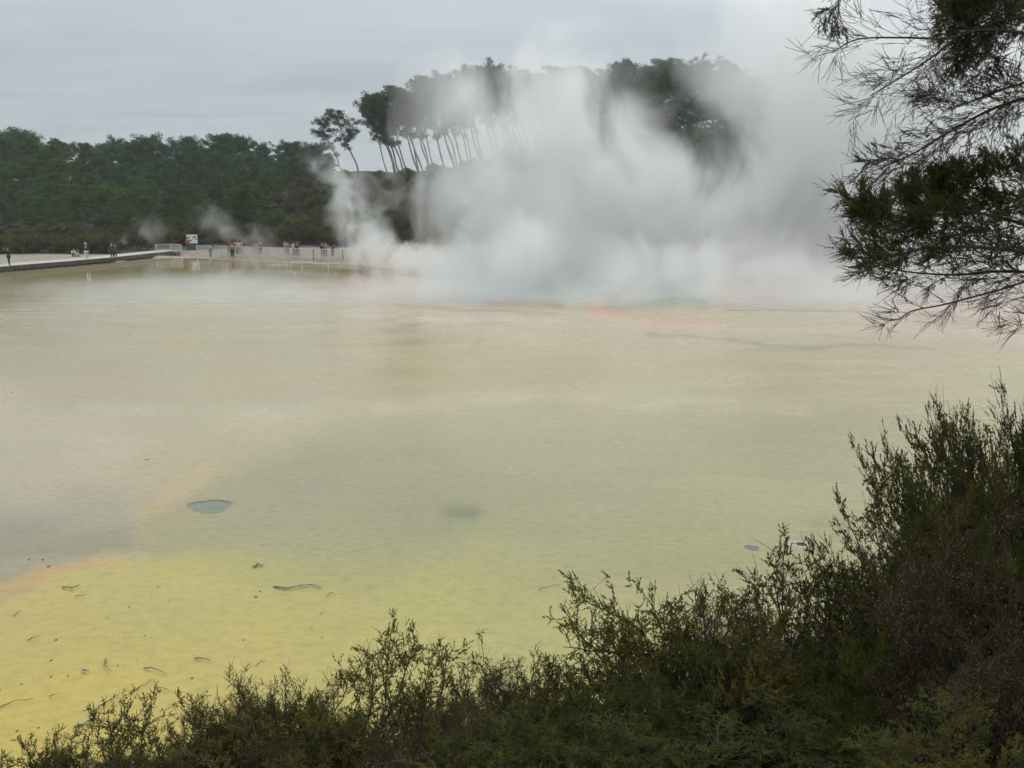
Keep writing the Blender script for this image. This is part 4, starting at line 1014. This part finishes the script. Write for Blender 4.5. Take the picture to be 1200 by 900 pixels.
tree_limb('e', [(1330, 110, D_), (1230, 110, D_), (1170, 125, D_), (1120, 150, D_), (1070, 180, D_), (1035, 195, D_)], .013, .5, 6, 34, .36, subk=5)
tree_limb('e2', [(1330, 80, D_+.3), (1240, 90, D_+.3), (1190, 100, D_+.3), (1140, 118, D_+.3), (1105, 130, D_+.3)], .012, .55, 7, 26, .45)
tree_limb('f', [(1340, 330, D_-.3), (1230, 300, D_-.3), (1150, 290, D_-.3), (1090, 290, D_-.3), (1045, 300, D_-.3), (1015, 290, D_-.3)], .014, .75, 9, 44, .36, droop=-.1)
tree_limb('f2', [(1340, 300, D_-.1), (1230, 270, D_-.1), (1150, 250, D_-.1), (1100, 245, D_-.1), (1050, 255, D_-.1), (1015, 245, D_-.1)], .013, .75, 10, 26, .38, mat='leaf_lush', lev=2)
tree_limb('f3', [(1340, 270, D_+.1), (1240, 240, D_+.1), (1170, 225, D_+.1), (1130, 220, D_+.1), (1095, 228, D_+.1)], .014, .95, 11, 28, .42, mat='leaf_lush', lev=2)
tree_limb('f4', [(1340, 350, D_-.1), (1250, 325, D_-.1), (1180, 318, D_-.1), (1120, 322, D_-.1), (1060, 318, D_-.1), (1025, 308, D_-.1)], .012, .3, 12, 36, .30, caps=60)
tree_limb('g', [(1330, 330, D_), (1230, 325, D_), (1170, 340, D_), (1110, 356, D_), (1070, 364, D_), (1052, 374, D_), (1034, 372, D_)], .008, .0, 13, 9, .2, caps=26, subk=3)
tree_limb('g2', [(1330, 350, D_), (1240, 346, D_), (1200, 348, D_), (1168, 358, D_)], .006, .0, 14, 9, .25, subk=3)
tree_limb('g3', [(1330, 372, D_), (1260, 376, D_), (1215, 378, D_), (1192, 382, D_)], .006, .0, 15, 8, .2, subk=3)

# ------------------------------------------------------------------ steam
def steam(name, label, blobs, dens, nscale, thr, soft, seed, color=(.96, .975, .985), detail=3, nz=1.0, dist=1.0, lo=.0, rate=1.0, shift=.22, swirl=0.0):
    """container hull round the blobs; density = blob falloff eroded by noise"""
    bm = bmesh.new()
    for (c, r, w_) in blobs:
        if w_ <= 0: continue
        s = bmesh.ops.create_icosphere(bm, subdivisions=2, radius=1.0)
        for v in s['verts']: v.co = Vector((v.co.x*r[0]*1.06, v.co.y*r[1]*1.06, v.co.z*r[2]*1.06))+c
    for v in bm.verts: v.co.z = max(v.co.z, .02+random.random()*.01)
    h = bmesh.ops.convex_hull(bm, input=bm.verts[:])
    bmesh.ops.delete(bm, geom=list({g_ for g_ in h['geom_interior']+h['geom_unused'] if isinstance(g_, bmesh.types.BMVert)}), context='VERTS')
    me = bpy.data.meshes.new(name); bm.to_mesh(me); bm.free()
    o = link(name, me); tag(o, label, 'steam', None, 'stuff')
    m = bpy.data.materials.new(name); m.use_nodes = True; m.cycles.volume_step_rate = rate; nt = m.node_tree; nt.nodes.clear(); L = nt.links.new
    out = nt.nodes.new('ShaderNodeOutputMaterial'); pv = nt.nodes.new('ShaderNodeVolumePrincipled'); L(pv.outputs[0], out.inputs['Volume'])
    pv.inputs['Color'].default_value = (*color, 1); pv.inputs['Anisotropy'].default_value = .55
    ge = nt.nodes.new('ShaderNodeNewGeometry'); pos = ge.outputs['Position']
    mp = nt.nodes.new('ShaderNodeMapping'); L(pos, mp.inputs[0]); mp.inputs['Location'].default_value = (seed*13.7, seed*3.3, seed*5.1); mp.inputs['Scale'].default_value = (1, 1, nz)
    nz_ = nt.nodes.new('ShaderNodeTexNoise'); L(mp.outputs[0], nz_.inputs[0]); nz_.inputs['Scale'].default_value = nscale; nz_.inputs['Detail'].default_value = detail; nz_.inputs['Roughness'].default_value = .55
    nz_.inputs['Distortion'].default_value = dist
    if swirl:      # ragged edges: the falloff is read at a place pushed about by the same noise
        w1 = nt.nodes.new('ShaderNodeVectorMath'); w1.operation = 'SUBTRACT'; L(nz_.outputs['Color'], w1.inputs[0]); w1.inputs[1].default_value = (.5, .5, .5)
        w2 = nt.nodes.new('ShaderNodeVectorMath'); w2.operation = 'MULTIPLY_ADD'; L(w1.outputs[0], w2.inputs[0]); w2.inputs[1].default_value = (swirl, swirl, swirl*1.3); L(pos, w2.inputs[2]); pos = w2.outputs[0]
    acc = None
    for (c, r, w_) in blobs:
        s1 = nt.nodes.new('ShaderNodeVectorMath'); s1.operation = 'SUBTRACT'; L(pos, s1.inputs[0]); s1.inputs[1].default_value = tuple(c)
        s2 = nt.nodes.new('ShaderNodeVectorMath'); s2.operation = 'DIVIDE'; L(s1.outputs[0], s2.inputs[0]); s2.inputs[1].default_value = tuple(r)
        s3 = nt.nodes.new('ShaderNodeVectorMath'); s3.operation = 'DOT_PRODUCT'; L(s2.outputs[0], s3.inputs[0]); L(s2.outputs[0], s3.inputs[1])
        f = sub(nt, 'MAXIMUM', sub(nt, 'SUBTRACT', 1.0, s3.outputs['Value']), 0.0)
        acc = sub(nt, 'MULTIPLY', f, w_) if acc is None else sub(nt, 'MULTIPLY_ADD', f, w_, acc)
    acc = sub(nt, 'MAXIMUM', acc, 0.0)
    er = nt.nodes.new('ShaderNodeMapRange'); er.interpolation_type = 'SMOOTHSTEP'; er.inputs[1].default_value = thr; er.inputs[2].default_value = thr+soft; er.inputs[3].default_value = lo; er.inputs[4].default_value = 1
    L(sub(nt, 'MULTIPLY_ADD', sub(nt, 'MINIMUM', acc, 1.0), shift, nz_.outputs[0]), er.inputs[0])
    L(sub(nt, 'MULTIPLY', sub(nt, 'MULTIPLY', acc, er.outputs[0]), dens), pv.inputs['Density'])
    me.materials.append(m); return o
def B(px, py, Y, rx, ry, rz, w_): return (at(px, py, Y), (rx, ry, rz), w_)
steam('steam', 'huge white steam cloud rising from the far pool across the ridge', [
    B(585, 335, 61, 8, 5, 4.0, 1.0), B(700, 335, 60, 9, 4.5, 4.2, 1.0), B(830, 335, 60, 10, 4.5, 4.2, 1.0), B(960, 330, 61, 11, 5, 5, 1.0), B(1100, 320, 62, 12, 5, 6, .9), B(548, 255, 70, 5.2, 4.5, 7, 1.0), B(620, 300, 70, 8, 6, 7, .9), B(700, 270, 74, 12, 6, 9, 1.2), B(800, 290, 74, 13, 6.5, 7.5, 1.2), B(910, 300, 74, 13, 6.5, 8, 1.1), B(1030, 270, 76, 15, 7, 11, 1.0),
    B(630, 180, 76, 10, 6, 8, .7), B(560, 130, 77, 8, 5, 6.5, .45), B(690, 140, 77, 12, 6, 9, .8), B(970, 170, 79, 13, 7, 14, .8), B(1080, 70, 84, 20, 8, 18, .8), B(1200, 250, 80, 20, 8, 20, .8), B(900, 60, 82, 13, 6, 10, .55), B(960, 220, 77, 9, 6, 8, .7), B(945, 240, 70, 8, 5, 6, .5),
    B(835, 140, 77, 7, 10, 5, -.3), B(885, 240, 75, 3.5, 9, 4, -.45), B(790, 92, 77, 6, 9, 3.0, -.6)],
    .25, .16, .455, .20, 1, detail=4, color=(.99, .995, 1.0), nz=.7, lo=.14, rate=.45, dist=.8, shift=.13, swirl=14)
steam('steam', 'narrow steam column rising in front of the far railing and dark scrub', [
    B(450, 305, 86, 4.6, 3.5, 3.0, 1.1), B(428, 270, 86, 3.2, 3, 3.6, 1.0), B(405, 230, 86, 2.6, 3, 3.8, .75), B(385, 196, 87, 3.2, 3, 3.2, .35), B(455, 215, 88, 5, 3, 4, .25), B(500, 310, 82, 4.5, 5, 3, .8)],
    .42, .35, .46, .22, 2, detail=4, shift=.16, swirl=4)
steam('steam', 'thin wisp of steam over the scrub right of the white board', [B(256, 268, 112, 3.2, 2, 2.6, .9), B(238, 246, 113, 2.6, 2, 2.4, .6), B(285, 275, 112, 4, 2, 1.8, .5), B(312, 283, 112, 4, 2, 1.4, .5)], .16, .4, .46, .25, 3, swirl=4)
steam('steam', 'thin wisp of steam over the scrub left of the white board', [B(165, 282, 110, 3.4, 2, 2.0, .8), B(182, 268, 110, 3, 2, 2.2, .6), B(140, 290, 109, 3, 2, 1.2, .6)], .14, .4, .46, .25, 4, swirl=4)
steam('steam', 'low veil of mist lying over the far shallows', [B(150, 342, 64, 22, 7, 1.0, .4), B(300, 338, 63, 20, 9, 1.3, .9), B(520, 345, 61, 14, 7, 1.5, 1.0), B(800, 360, 57, 18, 5, 1.5, .8), B(1040, 360, 54, 12, 7, 2.2, .8)],
    .10, .16, .38, .3, 5, nz=2.2)

# the damp air between the forest and the lookout
bm = bmesh.new(); bmesh.ops.create_cube(bm, size=1)
for v in bm.verts: v.co = Vector((v.co.x*1840, 720+v.co.y*1620, 20.5+v.co.z*44))
me = bpy.data.meshes.new('haze'); bm.to_mesh(me); bm.free(); hz = link('haze', me); hz['kind'] = 'stuff'
m = bpy.data.materials.new('haze'); m.use_nodes = True; nt = m.node_tree; nt.nodes.clear()
out = nt.nodes.new('ShaderNodeOutputMaterial'); pv = nt.nodes.new('ShaderNodeVolumePrincipled'); nt.links.new(pv.outputs[0], out.inputs['Volume'])
pv.inputs['Color'].default_value = (.93, .96, 1, 1); pv.inputs['Density'].default_value = .00028; pv.inputs['Anisotropy'].default_value = .3; me.materials.append(m)
